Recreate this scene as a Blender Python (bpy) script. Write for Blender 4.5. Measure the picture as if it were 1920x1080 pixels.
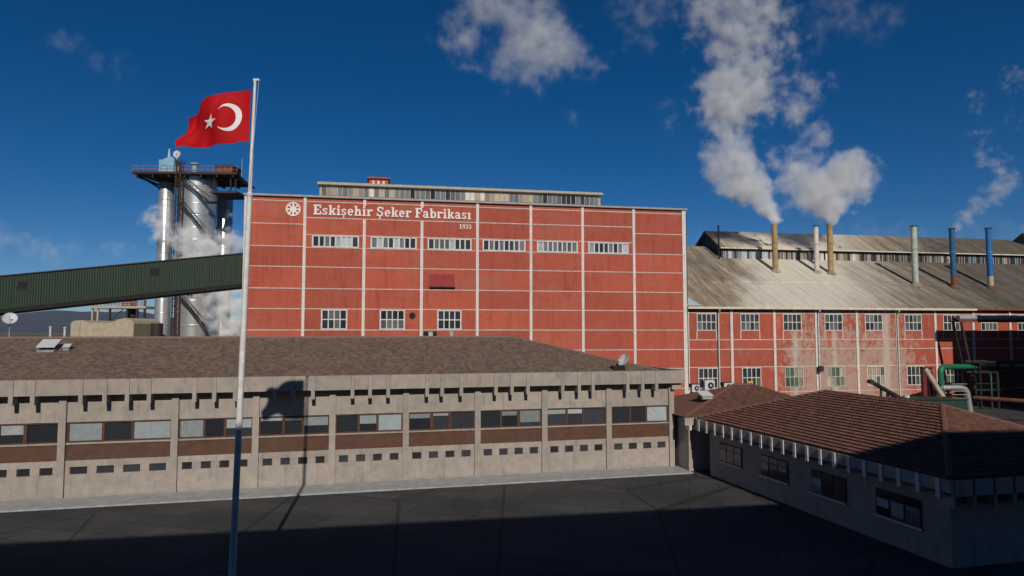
import bpy, math, random
from mathutils import Vector, Matrix

random.seed(7)
R = math.radians
sc = bpy.context.scene
for o in list(bpy.data.objects):
    bpy.data.objects.remove(o)

# ------------------------------------------------------------------ camera
EYE = 12.0
PITCH = math.atan(82 / 1280)
cam = bpy.data.cameras.new("camera")
cam.lens, cam.sensor_width, cam.clip_start, cam.clip_end = 24.0, 36.0, 0.1, 30000
cam_ob = bpy.data.objects.new("camera", cam)
cam_ob.location = (0, 0, EYE)
cam_ob.rotation_euler = (R(90) + PITCH, 0, 0)
sc.collection.objects.link(cam_ob)
sc.camera = cam_ob

# ------------------------------------------------------------------ sky and sun
SUN_EL, SUN_AZ = R(32), R(10.6)          # light travels along +y turned 10.6 deg to the left
wd = bpy.data.worlds.new("World")
sc.world = wd
wd.use_nodes = True
wn = wd.node_tree
bg = wn.nodes["Background"]
sky = wn.nodes.new("ShaderNodeTexSky")
sky.sky_type = 'NISHITA'
sky.sun_disc = False
sky.sun_elevation = SUN_EL
sky.sun_rotation = math.pi - SUN_AZ
sky.altitude = 1500
sky.air_density, sky.dust_density, sky.ozone_density = 0.8, 0.15, 4.5
hsv = wn.nodes.new("ShaderNodeHueSaturation")          # deep polarised blue, the same all over the sky
hsv.inputs["Saturation"].default_value = 1.32
hsv.inputs["Hue"].default_value = 0.503
wn.links.new(sky.outputs[0], hsv.inputs["Color"])
wn.links.new(hsv.outputs[0], bg.inputs[0])
bg.inputs[1].default_value = 0.05
sun = bpy.data.lights.new("sun", 'SUN')
sun.energy, sun.angle, sun.color = 3.3, R(0.5), (1.0, 0.93, 0.83)
sun_ob = bpy.data.objects.new("sun", sun)
ldir = Vector((-math.sin(SUN_AZ) * math.cos(SUN_EL), math.cos(SUN_AZ) * math.cos(SUN_EL), -math.sin(SUN_EL)))
sun_ob.rotation_euler = ldir.to_track_quat('-Z', 'Y').to_euler()
sun_ob.location = (0, -40, 60)
sc.collection.objects.link(sun_ob)
sc.view_settings.view_transform = 'Standard'
sc.view_settings.look = 'None'
sc.view_settings.exposure = 0.0
sc.view_settings.gamma = 1.0
sc.render.engine = 'CYCLES'
sc.cycles.use_denoising = True
sc.cycles.max_bounces = 6
sc.cycles.diffuse_bounces = 3
sc.cycles.volume_bounces = 3
sc.cycles.transparent_max_bounces = 8
sc.cycles.volume_step_rate = 2.2
sc.cycles.volume_max_steps = 256

# ------------------------------------------------------------------ measuring
CP, SP = math.cos(PITCH), math.sin(PITCH)
def ray(x, y):
    a, b = (x - 960) / 1280, (540 - y) / 1280
    return Vector((a, CP - b * SP, SP + b * CP))
def at(x, y, Y):
    d = ray(x, y)
    return Vector((0, 0, EYE)) + d * (Y / d.y)
class Frame:
    def __init__(s, deg, X, Y):
        s.a = R(deg)
        s.u = Vector((math.cos(s.a), math.sin(s.a)))
        s.w = Vector((-math.sin(s.a), math.cos(s.a)))
        s.o = Vector((X, Y))
    def P(s, u, w, z=0.0):
        q = s.o + s.u * u + s.w * w
        return Vector((q.x, q.y, z))
    def hit(s, x, y, w=0.0):
        d = ray(x, y)
        k = (s.w @ s.o + w) / (s.w @ d.xy)
        q = d * k
        return s.u @ (q.xy - s.o), EYE + q.z
F = Frame(10.7, -36.50, 94.0)     # the factory front
G = Frame(14.2, 15.40, 61.0)      # the office block in front

# ------------------------------------------------------------------ mesh helpers
class MB:
    def __init__(s):
        s.v, s.f = [], []
    def add(s, vs, fs):
        n = len(s.v)
        s.v += [tuple(p) for p in vs]
        s.f += [tuple(i + n for i in q) for q in fs]
        return s
    def box(s, x0, x1, y0, y1, z0, z1):
        return s.add([(x0,y0,z0),(x1,y0,z0),(x1,y1,z0),(x0,y1,z0),(x0,y0,z1),(x1,y0,z1),(x1,y1,z1),(x0,y1,z1)],
                     [(0,3,2,1),(4,5,6,7),(0,1,5,4),(1,2,6,5),(2,3,7,6),(3,0,4,7)])
    def hexa(s, p):
        return s.add(p, [(0,3,2,1),(4,5,6,7),(0,1,5,4),(1,2,6,5),(2,3,7,6),(3,0,4,7)])
    def bar(s, a, b, t, t2=None):
        a, b = Vector(a), Vector(b)
        d = (b - a).normalized()
        up = Vector((0, 0, 1)) if abs(d.z) < .95 else Vector((1, 0, 0))
        sx = d.cross(up).normalized()
        sy = sx.cross(d).normalized()
        h, k = t / 2, (t2 or t) / 2
        c = [(-h,-k),(h,-k),(h,k),(-h,k)]
        vs = [a + sx*i + sy*j for i, j in c] + [b + sx*i + sy*j for i, j in c]
        return s.add(vs, [(0,3,2,1),(4,5,6,7),(0,1,5,4),(1,2,6,5),(2,3,7,6),(3,0,4,7)])
    def tube(s, pts, rad, n=12, caps=True):
        pts = [Vector(p) for p in pts]
        if not isinstance(rad, (list, tuple)):
            rad = [rad] * len(pts)
        rings = []
        ref = None
        for i, p in enumerate(pts):
            d = (pts[min(i+1, len(pts)-1)] - pts[max(i-1, 0)]).normalized()
            if ref is None:
                ref = Vector((1, 0, 0)) if abs(d.x) < .8 else Vector((0, 1, 0))
            sx = (ref - d * ref.dot(d)).normalized()
            ref = sx
            sy = d.cross(sx)
            rings.append([p + (sx*math.cos(2*math.pi*k/n) + sy*math.sin(2*math.pi*k/n)) * rad[i] for k in range(n)])
        vs = [q for r in rings for q in r]
        fs = []
        for i in range(len(pts)-1):
            for k in range(n):
                a, b = i*n+k, i*n+(k+1) % n
                fs.append((a, b, b+n, a+n))
        if caps:
            fs.append(tuple(range(n-1, -1, -1)))
            fs.append(tuple((len(pts)-1)*n + k for k in range(n)))
        return s.add(vs, fs)
    def lathe(s, prof, c=(0, 0, 0), n=24):
        c = Vector(c)
        m = len(prof)
        vs = [c + Vector((r*math.cos(2*math.pi*k/n), r*math.sin(2*math.pi*k/n), z)) for r, z in prof for k in range(n)]
        fs = [(i*n+k, i*n+(k+1) % n, (i+1)*n+(k+1) % n, (i+1)*n+k) for i in range(m-1) for k in range(n)]
        return s.add(vs, fs)
    def build(s, name, mat, parent=None, smooth=False):
        me = bpy.data.meshes.new(name)
        me.from_pydata(s.v, [], s.f)
        me.materials.append(mat)
        if smooth:
            for p in me.polygons:
                p.use_smooth = True
            me.set_sharp_from_angle(angle=R(40))
        o = bpy.data.objects.new(name, me)
        sc.collection.objects.link(o)
        o.parent = parent
        return o

def tag(o, label, cat, group=None):
    o["label"], o["category"] = label, cat
    if group:
        o["group"] = group
    return o
def struct(o):
    o["kind"] = "structure"
    return o
def stuff(o):
    o["kind"] = "stuff"
    return o
def empty(name, loc, rz=0.0):
    o = bpy.data.objects.new(name, None)
    o.location = loc
    o.rotation_euler = (0, 0, rz)
    sc.collection.objects.link(o)
    return o
def box(name, mat, parent, *a):
    return MB().box(*a).build(name, mat, parent)

# ------------------------------------------------------------------ materials
class NT:
    def __init__(s, name):
        s.m = bpy.data.materials.new(name)
        s.m.use_nodes = True
        s.t = s.m.node_tree
        s.b = s.t.nodes["Principled BSDF"]
        s.out = s.t.nodes["Material Output"]
    def n(s, typ, **kw):
        nd = s.t.nodes.new("ShaderNode" + typ)
        for k, v in kw.items():
            setattr(nd, k, v)
        return nd
    def l(s, a, b):
        s.t.links.new(a, b)
    def val(s, sock, v):
        if isinstance(v, (int, float, tuple, list)):
            sock.default_value = v
        else:
            s.l(v, sock)
    def coord(s, kind="Object"):
        return s.n("TexCoord").outputs[kind]
    def mapping(s, vec, scale=(1,1,1), loc=(0,0,0), rot=(0,0,0)):
        m = s.n("Mapping")
        s.l(vec, m.inputs[0])
        m.inputs["Scale"].default_value = scale
        m.inputs["Location"].default_value = loc
        m.inputs["Rotation"].default_value = rot
        return m.outputs[0]
    def noise(s, vec, scale, detail=4, rough=.55, dist=0):
        q = s.n("TexNoise")
        s.l(vec, q.inputs["Vector"])
        q.inputs["Scale"].default_value = scale
        q.inputs["Detail"].default_value = detail
        q.inputs["Roughness"].default_value = rough
        q.inputs["Distortion"].default_value = dist
        return q.outputs["Fac"]
    def ramp(s, fac, a, b, lo=0.0, hi=1.0):
        q = s.n("MapRange")
        q.interpolation_type = 'SMOOTHSTEP'
        s.l(fac, q.inputs[0])
        for i, v in enumerate((a, b, lo, hi)):
            q.inputs[1+i].default_value = v
        return q.outputs[0]
    def mth(s, op, a, b=0.0, c=0.0):
        q = s.n("Math", operation=op)
        for i, v in enumerate((a, b, c)):
            s.val(q.inputs[i], v)
        return q.outputs[0]
    def mix(s, fac, a, b, mode='MIX'):
        q = s.n("Mix", data_type='RGBA', blend_type=mode)
        s.val(q.inputs[0], fac)
        s.val(q.inputs[6], a if not isinstance(a, (tuple, list)) else tuple(a) + (1,) * (4 - len(a)))
        s.val(q.inputs[7], b if not isinstance(b, (tuple, list)) else tuple(b) + (1,) * (4 - len(b)))
        return q.outputs[2]
    def bump(s, h, dist=.02, strength=1.0):
        q = s.n("Bump")
        s.l(h, q.inputs["Height"])
        q.inputs["Distance"].default_value = dist
        q.inputs["Strength"].default_value = strength
        s.l(q.outputs[0], s.b.inputs["Normal"])
    def col(s, c):
        s.val(s.b.inputs["Base Color"], tuple(c) + (1,) if isinstance(c, (tuple, list)) else c)
    def set(s, rough=.8, metal=0, spec=.3):
        s.b.inputs["Roughness"].default_value = rough
        s.b.inputs["Metallic"].default_value = metal
        s.b.inputs["Specular IOR Level"].default_value = spec

def plain(name, c, rough=.75, metal=0.0, var=.25, scale=1.5, dirt=None, spec=.3, per=0.0):
    """paint or stone with uneven tone, optional dirt colour in streaks"""
    t = NT(name)
    t.set(rough, metal, spec)
    g = t.n("NewGeometry").outputs["Position"]
    n1 = t.noise(g, scale, 6, .65)
    c0 = tuple(x*(1-var) for x in c)
    c1 = tuple(min(1, x*(1+var)) for x in c)
    k = t.mix(t.ramp(n1, .25, .75), c0, c1)
    if dirt:
        st = t.noise(t.mapping(g, (1.3, 1.3, .18)), 1.6, 6, .7)
        k = t.mix(t.ramp(st, .52, .78, 0, .75), k, dirt)
    if per:
        r = t.n("ObjectInfo").outputs["Random"]
        k = t.mix(1.0, k, t.mix(r, (1-per,)*3, (1+per*.6,)*3), 'MULTIPLY')
    t.col(k)
    t.bump(n1, .01, .4)
    return t.m

M = {}
def red_brick(name, base, worn=False):
    t = NT(name)
    t.set(.85)
    o = t.coord()
    # bricks run along x and z of the wall
    sep = t.n("SeparateXYZ")
    t.l(o, sep.inputs[0])
    cb = t.n("CombineXYZ")
    t.l(sep.outputs[0], cb.inputs[0])
    t.l(sep.outputs[2], cb.inputs[1])
    br = t.n("TexBrick")
    t.l(cb.outputs[0], br.inputs["Vector"])
    br.inputs["Scale"].default_value = 1.0
    br.inputs["Brick Width"].default_value = .5
    br.inputs["Row Height"].default_value = .17
    br.inputs["Mortar Size"].default_value = .016
    br.inputs["Color1"].default_value = tuple(x*.90 for x in base) + (1,)
    br.inputs["Color2"].default_value = tuple(x*1.10 for x in base) + (1,)
    br.inputs["Mortar"].default_value = tuple(x*.72 + .02 for x in base) + (1,)
    big = t.noise(o, .35, 5, .6)
    k = t.mix(t.ramp(big, .3, .72, 0, .55), br.outputs[0], tuple(x*m for x, m in zip(base, (1.05, 1.25, 1.3))))
    st = t.noise(t.mapping(o, (1, 1, .12)), 1.1, 6, .7)
    k = t.mix(t.ramp(st, .47, .70, 0, .6), k, tuple(x*.55 for x in base))
    pl_ = t.noise(t.mapping(o, (.25, 1, .6)), .5, 7, .7, .8)
    k = t.mix(t.ramp(pl_, .50, .62, 0, .42), k, (base[0]*.82, base[1]*1.5, base[2]*1.9))
    sp_ = t.noise(o, 3.5, 6, .75)
    k = t.mix(t.ramp(sp_, .62, .74, 0, .45), k, tuple(x*.55 for x in base))
    r = t.n("ObjectInfo").outputs["Random"]
    k = t.mix(1.0, k, t.mix(r, (.84, .86, .88), (1.08, 1.08, 1.08)), 'MULTIPLY')
    if worn:   # flaked paint and lime blooms on the middle bays of the long wing
        gx = sep.outputs[0]
        zone = t.mth('MULTIPLY', t.ramp(gx, 12, 21), t.ramp(gx, 36, 46, 1, 0))
        low = t.ramp(sep.outputs[2], 5, 15, 1.0, .55)
        pn = t.noise(t.mapping(o, (1, 1, .7)), .9, 9, .78, .3)
        th = t.mth('ADD', pn, t.mth('MULTIPLY', t.mth('MULTIPLY', zone, low), .24))
        msk = t.ramp(th, .57, .74, 0, .72)
        k = t.mix(msk, k, t.mix(t.noise(o, 5, 4), (.30, .22, .17), (.55, .46, .38)))
        # pale run-off streaks down from the gutter
        for cx, wd_ in ((18.9, .55), (26.0, .5), (35.6, .9)):
            d = t.mth('ABSOLUTE', t.mth('SUBTRACT', gx, cx))
            wob = t.mth('MULTIPLY', t.mth('SUBTRACT', t.noise(o, .9, 6, .7), .5), 1.3)
            q = t.ramp(t.mth('ADD', d, wob), wd_*.1, wd_*1.3, .7, 0)
            k = t.mix(q, k, (.50, .45, .38))
    t.col(k)
    t.bump(br.outputs["Fac"], .02, -.5)
    return t.m
BRICK = (.45, .09, .051)
M['brick'] = red_brick("red_brick", BRICK)
M['brick_worn'] = red_brick("worn_red_brick", (.42, .085, .048), True)
M['white'] = plain("white_render", (.66, .60, .55), .8, var=.12, dirt=(.36, .30, .26))
M['strip'] = plain('faded_white_strip', (.56, .46, .40), .85, var=.2, dirt=(.33, .19, .14))
M['gutter'] = plain("gutter_paint", (.62, .57, .44), .6, var=.15, dirt=(.3, .25, .18))
M['cap'] = plain("zinc_cap", (.30, .31, .29), .55, var=.2)
M['cream'] = plain("cream_concrete", (.345, .30, .26), .85, var=.14, dirt=(.15, .125, .105), per=.10)
M['beige'] = plain("beige_plaster", (.42, .36, .26), .85, var=.15, dirt=(.22, .18, .13))
M['frame_white'] = plain("frame_paint", (.62, .58, .54), .6, var=.15)
M['brown'] = plain("brown_timber", (.09, .04, .022), .6, var=.25)
M['spandrel'] = plain("brown_spandrel", (.10, .048, .03), .7, var=.2)
M['dark'] = plain("dark_steel", (.035, .03, .03), .6, var=.3)
M['rust'] = plain("rusty_steel", (.17, .07, .04), .8, var=.45, scale=3)
M['darkrust'] = plain('dark_rusty_steel', (.055, .03, .024), .8, var=.5, scale=3)
M['darkred'] = plain('dark_red_paint', (.14, .018, .02), .6, var=.3)
M['pinkrail'] = plain("faded_red_rail", (.30, .12, .12), .7)
M['skyblue'] = plain("pale_blue_paint", (.22, .42, .52), .55, var=.2, dirt=(.18, .2, .2))
M['grey'] = plain("grey_paint", (.32, .33, .33), .6, var=.2)
M['lightgrey'] = plain("light_grey_plastic", (.55, .56, .56), .5, var=.1)
M['green'] = plain("green_pipe_paint", (.02, .14, .075), .4, var=.2)
M['darkgreen'] = plain('dark_green_paint', (.012, .045, .03), .5, var=.3)
M['palegreen'] = plain("pale_green_paint", (.40, .46, .37), .7, var=.25, dirt=(.3, .27, .2))
M['tan'] = plain("tan_stack_paint", (.36, .25, .12), .8, var=.3, dirt=(.2, .12, .06), scale=2)
M['stackwhite'] = plain("white_stack_paint", (.62, .58, .50), .7, var=.2, dirt=(.38, .3, .22))
M['blue'] = plain("blue_stack_paint", (.02, .14, .36), .5, var=.25)
M['blueteal'] = plain("teal_stack_paint", (.02, .11, .22), .55, var=.3)
M['yellow'] = plain("yellow_paint", (.60, .34, .02), .6)
M['redbox'] = plain("crimson_sheet", (.30, .032, .03), .6, var=.2)
def asphalt(name):
    t = NT(name)
    t.set(.88, 0, .35)
    o = t.coord()
    n1 = t.noise(o, .12, 6, .6)
    k = t.mix(t.ramp(n1, .3, .7), (.038, .038, .04), (.066, .064, .062))
    v = t.n("TexVoronoi", feature='DISTANCE_TO_EDGE')
    t.l(t.mapping(o, (.09, .05, .09)), v.inputs["Vector"])
    v.inputs["Scale"].default_value = 1.0
    k = t.mix(t.ramp(v.outputs["Distance"], .004, .012, .75, 0), k, (.018, .018, .018))
    b_ = t.n("TexBrick")
    t.l(t.mapping(o, (.11, .11, .11), rot=(0, 0, .25)), b_.inputs["Vector"])
    b_.inputs["Scale"].default_value = 1.0
    b_.inputs["Mortar Size"].default_value = .006
    b_.inputs["Color1"].default_value = (.8, .8, .8, 1)
    b_.inputs["Color2"].default_value = (1.15, 1.13, 1.1, 1)
    b_.inputs["Mortar"].default_value = (.55, .55, .55, 1)
    k = t.mix(1.0, k, b_.outputs[0], 'MULTIPLY')
    st = t.noise(o, .6, 5, .7)
    k = t.mix(t.ramp(st, .62, .72, 0, .6), k, (.02, .02, .021))
    t.col(k)
    t.bump(t.noise(o, 9, 4, .7), .015, .6)
    return t.m
M['asphalt'] = asphalt("asphalt")
M['hill'] = plain("far_hillside", (.03, .034, .042), 1.0, var=.3, scale=.004, spec=0)
M['plainland'] = plain("dry_plain", (.13, .11, .075), 1.0, var=.35, scale=.02, spec=0)
M['black'] = plain("soot_black", (.015, .014, .014), .8)
M['pole'] = plain("white_pole_paint", (.66, .65, .62), .45, var=.15, dirt=(.35, .28, .22), scale=3)
M['bluepanel'] = plain("bluish_gutter_sheet", (.42, .50, .55), .5, var=.15)
def glass(name, c, rough=.12):
    t = NT(name)
    t.set(rough, 0, .5)
    g = t.n("NewGeometry").outputs["Position"]
    nn = t.noise(g, 2.5, 5, .7)
    k = t.mix(nn, tuple(x*.6 for x in c), tuple(x*1.4 for x in c))
    r = t.n("ObjectInfo").outputs["Random"]
    k = t.mix(1.0, k, t.mix(r, (.55,)*3, (1.4,)*3), 'MULTIPLY')
    t.col(k)
    t.bump(t.noise(g, .8, 2), .03, .25)
    return t.m
M['glass'] = glass("dark_glass", (.035, .04, .047))
M['glass2'] = glass("dusty_glass", (.12, .13, .14), .3)
M['glass3'] = glass("sky_reflection_glass", (.33, .36, .38), .3)  # pale tone puts the reflected sky into the pane colour
M['glass4'] = glass("boarded_pane", (.36, .29, .22), .7)
M['glass5'] = glass("greenish_pane", (.10, .12, .09), .35)
M['blind'] = glass("pale_blind", (.26, .30, .31), .6)
def metal(name):
    t = NT(name)
    t.set(.34, .6, .5)
    o = t.coord()
    sep = t.n("SeparateXYZ")
    t.l(o, sep.inputs[0])
    seam = t.mth('PINGPONG', sep.outputs[2], 1.1)
    sm = t.ramp(seam, 0, .09, 1, 0)
    n1 = t.noise(t.mapping(o, (1, 1, .25)), 1.4, 6, .65)
    k = t.mix(n1, (.36, .36, .36), (.68, .68, .66))
    k = t.mix(t.mth('MULTIPLY', sm, .5), k, (.2, .2, .2))
    t.col(k)
    t.bump(t.mth('ADD', sm, t.mth('MULTIPLY', n1, .7)), .03, .5)
    return t.m
M['silver'] = metal("aluminium_cladding")
def corrugated(name, c, c2, pitch=.33):
    t = NT(name)
    t.set(.5, 0, .4)
    o = t.coord()
    n1 = t.noise(t.mapping(o, (1, 1, .3)), .7, 6, .65)
    k = t.mix(n1, c, c2)
    sep = t.n("SeparateXYZ")
    t.l(o, sep.inputs[0])
    wv = t.mth('SINE', t.mth('MULTIPLY', sep.outputs[0], 2*math.pi/pitch))
    t.col(k)
    t.bump(wv, .03, .5)
    return t.m
M['greensheet'] = corrugated("green_sheet", (.010, .023, .010), (.017, .036, .016))
def clay(name, c, pu=.30, pw=.36):
    """clay tiles: each tile its own tone"""
    t = NT(name)
    t.set(.9)
    o = t.coord()
    at_ = t.n("Attribute", attribute_name="tile")
    wn_ = t.n("TexWhiteNoise", noise_dimensions='2D')
    t.l(at_.outputs["Vector"], wn_.inputs["Vector"])
    k = t.mix(wn_.outputs["Value"], tuple(x*.72 for x in c), tuple(x*1.3 for x in c))
    n1 = t.noise(o, .35, 6, .65)
    k = t.mix(t.ramp(n1, .4, .8, 0, .4), k, (c[0]*.75, c[1]*.9, c[2]*1.0))
    n2 = t.noise(o, 2.2, 5, .7)
    k = t.mix(t.ramp(n2, .55, .8, 0, .3), k, (.20, .18, .14))
    t.col(k)
    return t.m
M['tile'] = clay("clay_tile", (.165, .115, .09))
M['tile2'] = clay("clay_tile_red", (.145, .068, .048))
def sheet_mat(name):
    """weathered fibre-cement: brown grey, with white lime dust in the middle and darkening to the right (own frame: x along wall)"""
    t = NT(name)
    t.set(.9)
    par = t.coord()
    sep = t.n("SeparateXYZ")
    t.l(par, sep.inputs[0])
    x, y = sep.outputs[0], sep.outputs[1]
    fine = t.noise(t.mapping(par, (3.0, .16, .16)), 1.6, 7, .7)
    k = t.mix(t.ramp(fine, .3, .7), (.15, .12, .082), (.42, .36, .28))
    r = t.n("ObjectInfo").outputs["Random"]
    k = t.mix(1.0, k, t.mix(r, (.72, .70, .67), (1.2, 1.2, 1.22)), 'MULTIPLY')
    xs = t.mth('SUBTRACT', x, t.mth('MULTIPLY', y, .55))
    wob = t.mth('MULTIPLY', t.mth('SUBTRACT', t.noise(t.mapping(par, (.5, .2, .2)), .55, 6, .7), .5), 16)
    q = t.mth('ADD', xs, wob)
    dust = t.mth('MULTIPLY', t.ramp(q, 6, 15), t.ramp(q, 24, 44, 1, 0))
    dust = t.mth('MULTIPLY', dust, t.ramp(fine, .1, .75, .75, 1))
    k = t.mix(t.mth('MULTIPLY', dust, .8), k, (.74, .68, .57))
    darkening = t.mth('MULTIPLY', t.ramp(q, 36, 60), t.ramp(fine, .2, .9, 1, .7))  # sheets get darker towards the right end of the roof
    k = t.mix(t.mth('MULTIPLY', darkening, .82), k, (.06, .056, .048))
    # rust runs
    run = t.noise(t.mapping(par, (1.1, .07, .07)), 1.0, 5, .7)
    k = t.mix(t.ramp(run, .60, .72, 0, .5), k, (.26, .16, .08))
    t.col(k)
    t.bump(fine, .02, .4)
    return t.m
M['sheet'] = sheet_mat("fibre_cement_sheet")

# ------------------------------------------------------------------ the setting
g = MB()
S_ = 26000
g.add([(-S_, -S_, 0), (S_, -S_, 0), (S_, S_, 0), (-S_, S_, 0)], [(0, 1, 2, 3)])
struct(g.build("ground", M['plainland']))
a = MB()
a.add([(-140, -60, .004), (190, -60, .004), (190, 240, .004), (-140, 240, .004)], [(0, 1, 2, 3)])
struct(a.build("asphalt_yard", M['asphalt']))
struct(MB().add([tuple(G.P(-66, -2.2, .12)), tuple(G.P(-.6, -2.2, .12)), tuple(G.P(-.6, .7, .12)), tuple(G.P(-66, .7, .12)), tuple(G.P(-66, -2.2, 0)), tuple(G.P(-.6, -2.2, 0)), tuple(G.P(-.6, .7, 0)), tuple(G.P(-66, .7, 0))],
      [(0, 1, 2, 3), (4, 5, 1, 0), (5, 6, 2, 1)]).build("pavement", M['grey']))
h = MB()
N = 160
prof = []
for i in range(N + 1):
    x = -14000 + 28000 * i / N
    q = x / 1000
    hh = 165 + 60*math.sin(q*.9+1) + 34*math.sin(q*2.3+.4) + 16*math.sin(q*5.1) + random.uniform(-6, 6)
    prof.append((x, max(40, hh)))
vs = []
for x, hh in prof:
    vs += [(x, 6500, -5), (x, 7600, hh*.75), (x, 8600, hh*1.25), (x, 10500, -5)]
fs = []
for i in range(N):
    for j in range(3):
        fs.append((i*4+j, (i+1)*4+j, (i+1)*4+j+1, i*4+j+1))
struct(h.add(vs, fs).build("hills", M['hill'], smooth=True))

# ------------------------------------------------------------------ windows
def window(parent, u0, u1, z0, z1, nx, nz, w, fm, mats, border=.14, mull=.09, depth=.18, ox=0.0, name="window", split=.5):
    """frame bars proud of the wall face at w, panes set back"""
    fr = MB()
    fr.box(u0, u1, w-.05, w+depth, z1-border, z1)
    fr.box(u0, u1, w-.05, w+depth, z0, z0+border)
    fr.box(u0, u0+border, w-.047, w+depth, z0+border, z1-border)
    fr.box(u1-border, u1, w-.047, w+depth, z0+border, z1-border)
    us = [u0+border + (u1-u0-2*border)*i/nx for i in range(nx+1)]
    if nz == 2:
        zs = [z0+border, z0+border + (z1-z0-2*border)*split, z1-border]
    else:
        zs = [z0+border + (z1-z0-2*border)*i/nz for i in range(nz+1)]
    for q in us[1:-1]:
        fr.box(q-mull/2, q+mull/2, w-.03, w+depth-.01, z0+border, z1-border)
    for q in zs[1:-1]:
        fr.box(u0+border, u1-border, w-.027, w+depth-.013, q-mull/2, q+mull/2)
    f = fr.build(name, fm, parent)
    for i in range(nx):
        for j in range(nz):
            tl = random.uniform(-.012, .012)
            m = mats(i, j) if callable(mats) else random.choice(mats)
            MB().hexa([(us[i]-.01, w+.08+tl, zs[j]-.01), (us[i+1]+.01, w+.08-tl, zs[j]-.01), (us[i+1]+.01, w+.12-tl, zs[j]-.01), (us[i]-.01, w+.12+tl, zs[j]-.01),
                       (us[i]-.01, w+.085+tl, zs[j+1]+.01), (us[i+1]+.01, w+.085-tl, zs[j+1]+.01), (us[i+1]+.01, w+.12-tl, zs[j+1]+.01), (us[i]-.01, w+.12+tl, zs[j+1]+.01)]).build("pane", m, f)
    return f
def pick(d):
    ks = list(d)
    return lambda i, j: M[random.choices(ks, [d[k] for k in ks])[0]]

# ------------------------------------------------------------------ main factory block
blk = empty("factory_block", F.P(0, 0), F.a)
tag(blk, "large red brick factory block with white grid lines, bearing the white lettering", "factory")
PU = [-.35, 7.45, 15.66, 23.83, 31.95, 39.99, 48.02, 56.20, 64.45]
ROOFZ = 30.95
box("wall", M['brick'], blk, -.62, 64.9, .2, 32, 0, 30.9)
ZE = [30.36, 27.1, 23.95, 21.1, 18.05, 15.2, 12.24, 9.25, 6.37, 3.3]
ZM = [30.36, 28.07, 25.66, 23.86, 21.1, 18.05, 15.2, 12.24, 9.25, 6.37, 3.3]
PW, BH = .40, .135
def cell(u0, u1, z0, z1, hole=None):
    if not hole:
        box("brick_panel", M['brick'], blk, u0, u1, 0, .22, z0, z1)
        return
    a0, a1, b0, b1 = hole
    if a0 > u0: box("brick_panel", M['brick'], blk, u0, a0, 0, .22, z0, z1)
    if a1 < u1: box("brick_panel", M['brick'], blk, a1, u1, 0, .22, z0, z1)
    if b1 < z1: box("brick_panel", M['brick'], blk, a0, a1, 0, .22, b1, z1)
    if b0 > z0: box("brick_panel", M['brick'], blk, a0, a1, 0, .22, z0, b0)
RIB = {1: (8.47, 14.92), 2: (16.56, 23.07), 3: (24.68, 31.08), 4: (32.74, 39.17), 5: (40.97, 47.26), 6: (48.94, 55.33)}
LOW = {1: (9.89, 13.46), 2: (17.97, 21.5), 3: (26.15, 29.64)}
for b in range(8):
    u0, u1 = PU[b] + PW/2, PU[b+1] - PW/2
    zs = ZE if b in (0, 7) else ZM
    top = ROOFZ
    for i, z in enumerate(zs):
        # white strip
        if not (b in (2, 3) and i in (0, 1)) or True:
            box("white_strip", M['strip'], blk, u0, u1, -.05, .2, z - BH/2, z + BH/2)
    edges = [ROOFZ] + list(zs) + [0]
    for i in range(len(edges)-1):
        z1, z0 = edges[i] - (BH/2 if i else 0), edges[i+1] + (BH/2 if i < len(edges)-2 else 0)
        uu0, uu1 = u0, u1
        if b in (1, 2, 3) and i == 1:       # the lettering panel runs through the three bays
            uu0, uu1 = (u0 if b == 1 else PU[b]), (u1 if b == 3 else PU[b+1])
            if b == 1:
                cell(u0, PU[4] - PW/2, z0, z1)
            continue
        hole = None
        if b in RIB and i == 3:
            a0, a1 = RIB[b]
            hole = (a0, a1, z0, z1)
            window(blk, a0-.02, a1+.02, z0-.06, z1+.06, 8, 1, 0, M['frame_white'], pick({'glass': 6, 'glass2': 5, 'glass3': 2, 'glass5': 1}), .21, .2, .2)
        if b in LOW and abs(z1 - (15.2 - BH/2)) < .01:
            a0, a1 = LOW[b]
            hole = (a0, a1, z0, z1)
            window(blk, a0-.02, a1+.02, z0-.04, z1+.04, 4, 2, 0, M['frame_white'], pick({'glass': 6, 'glass5': 2, 'glass2': 1}), .2, .15, .2)
        cell(u0, u1, z0, z1, hole)
for i, u in enumerate(PU):
    wid = PW if 0 < i < 8 else .62
    if i in (2, 3):
        box("pilaster", M['white'], blk, u-wid/2, u+wid/2, -.16, .2, 0, 28.07 - BH/2 - .002)
        box("pilaster", M['white'], blk, u-wid/2, u+wid/2, -.16, .2, 29.97, ROOFZ)
    else:
        box("pilaster", M['white'], blk, u-wid/2, u+wid/2, -.16, .2, 0, ROOFZ)
# strips run on behind the shortened pilasters of the lettering panel
for u in (PU[2], PU[3]):
    box("white_strip", M['strip'], blk, u-PW/2, u+PW/2, -.048, .2, 28.07-BH/2, 28.07+BH/2)
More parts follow.
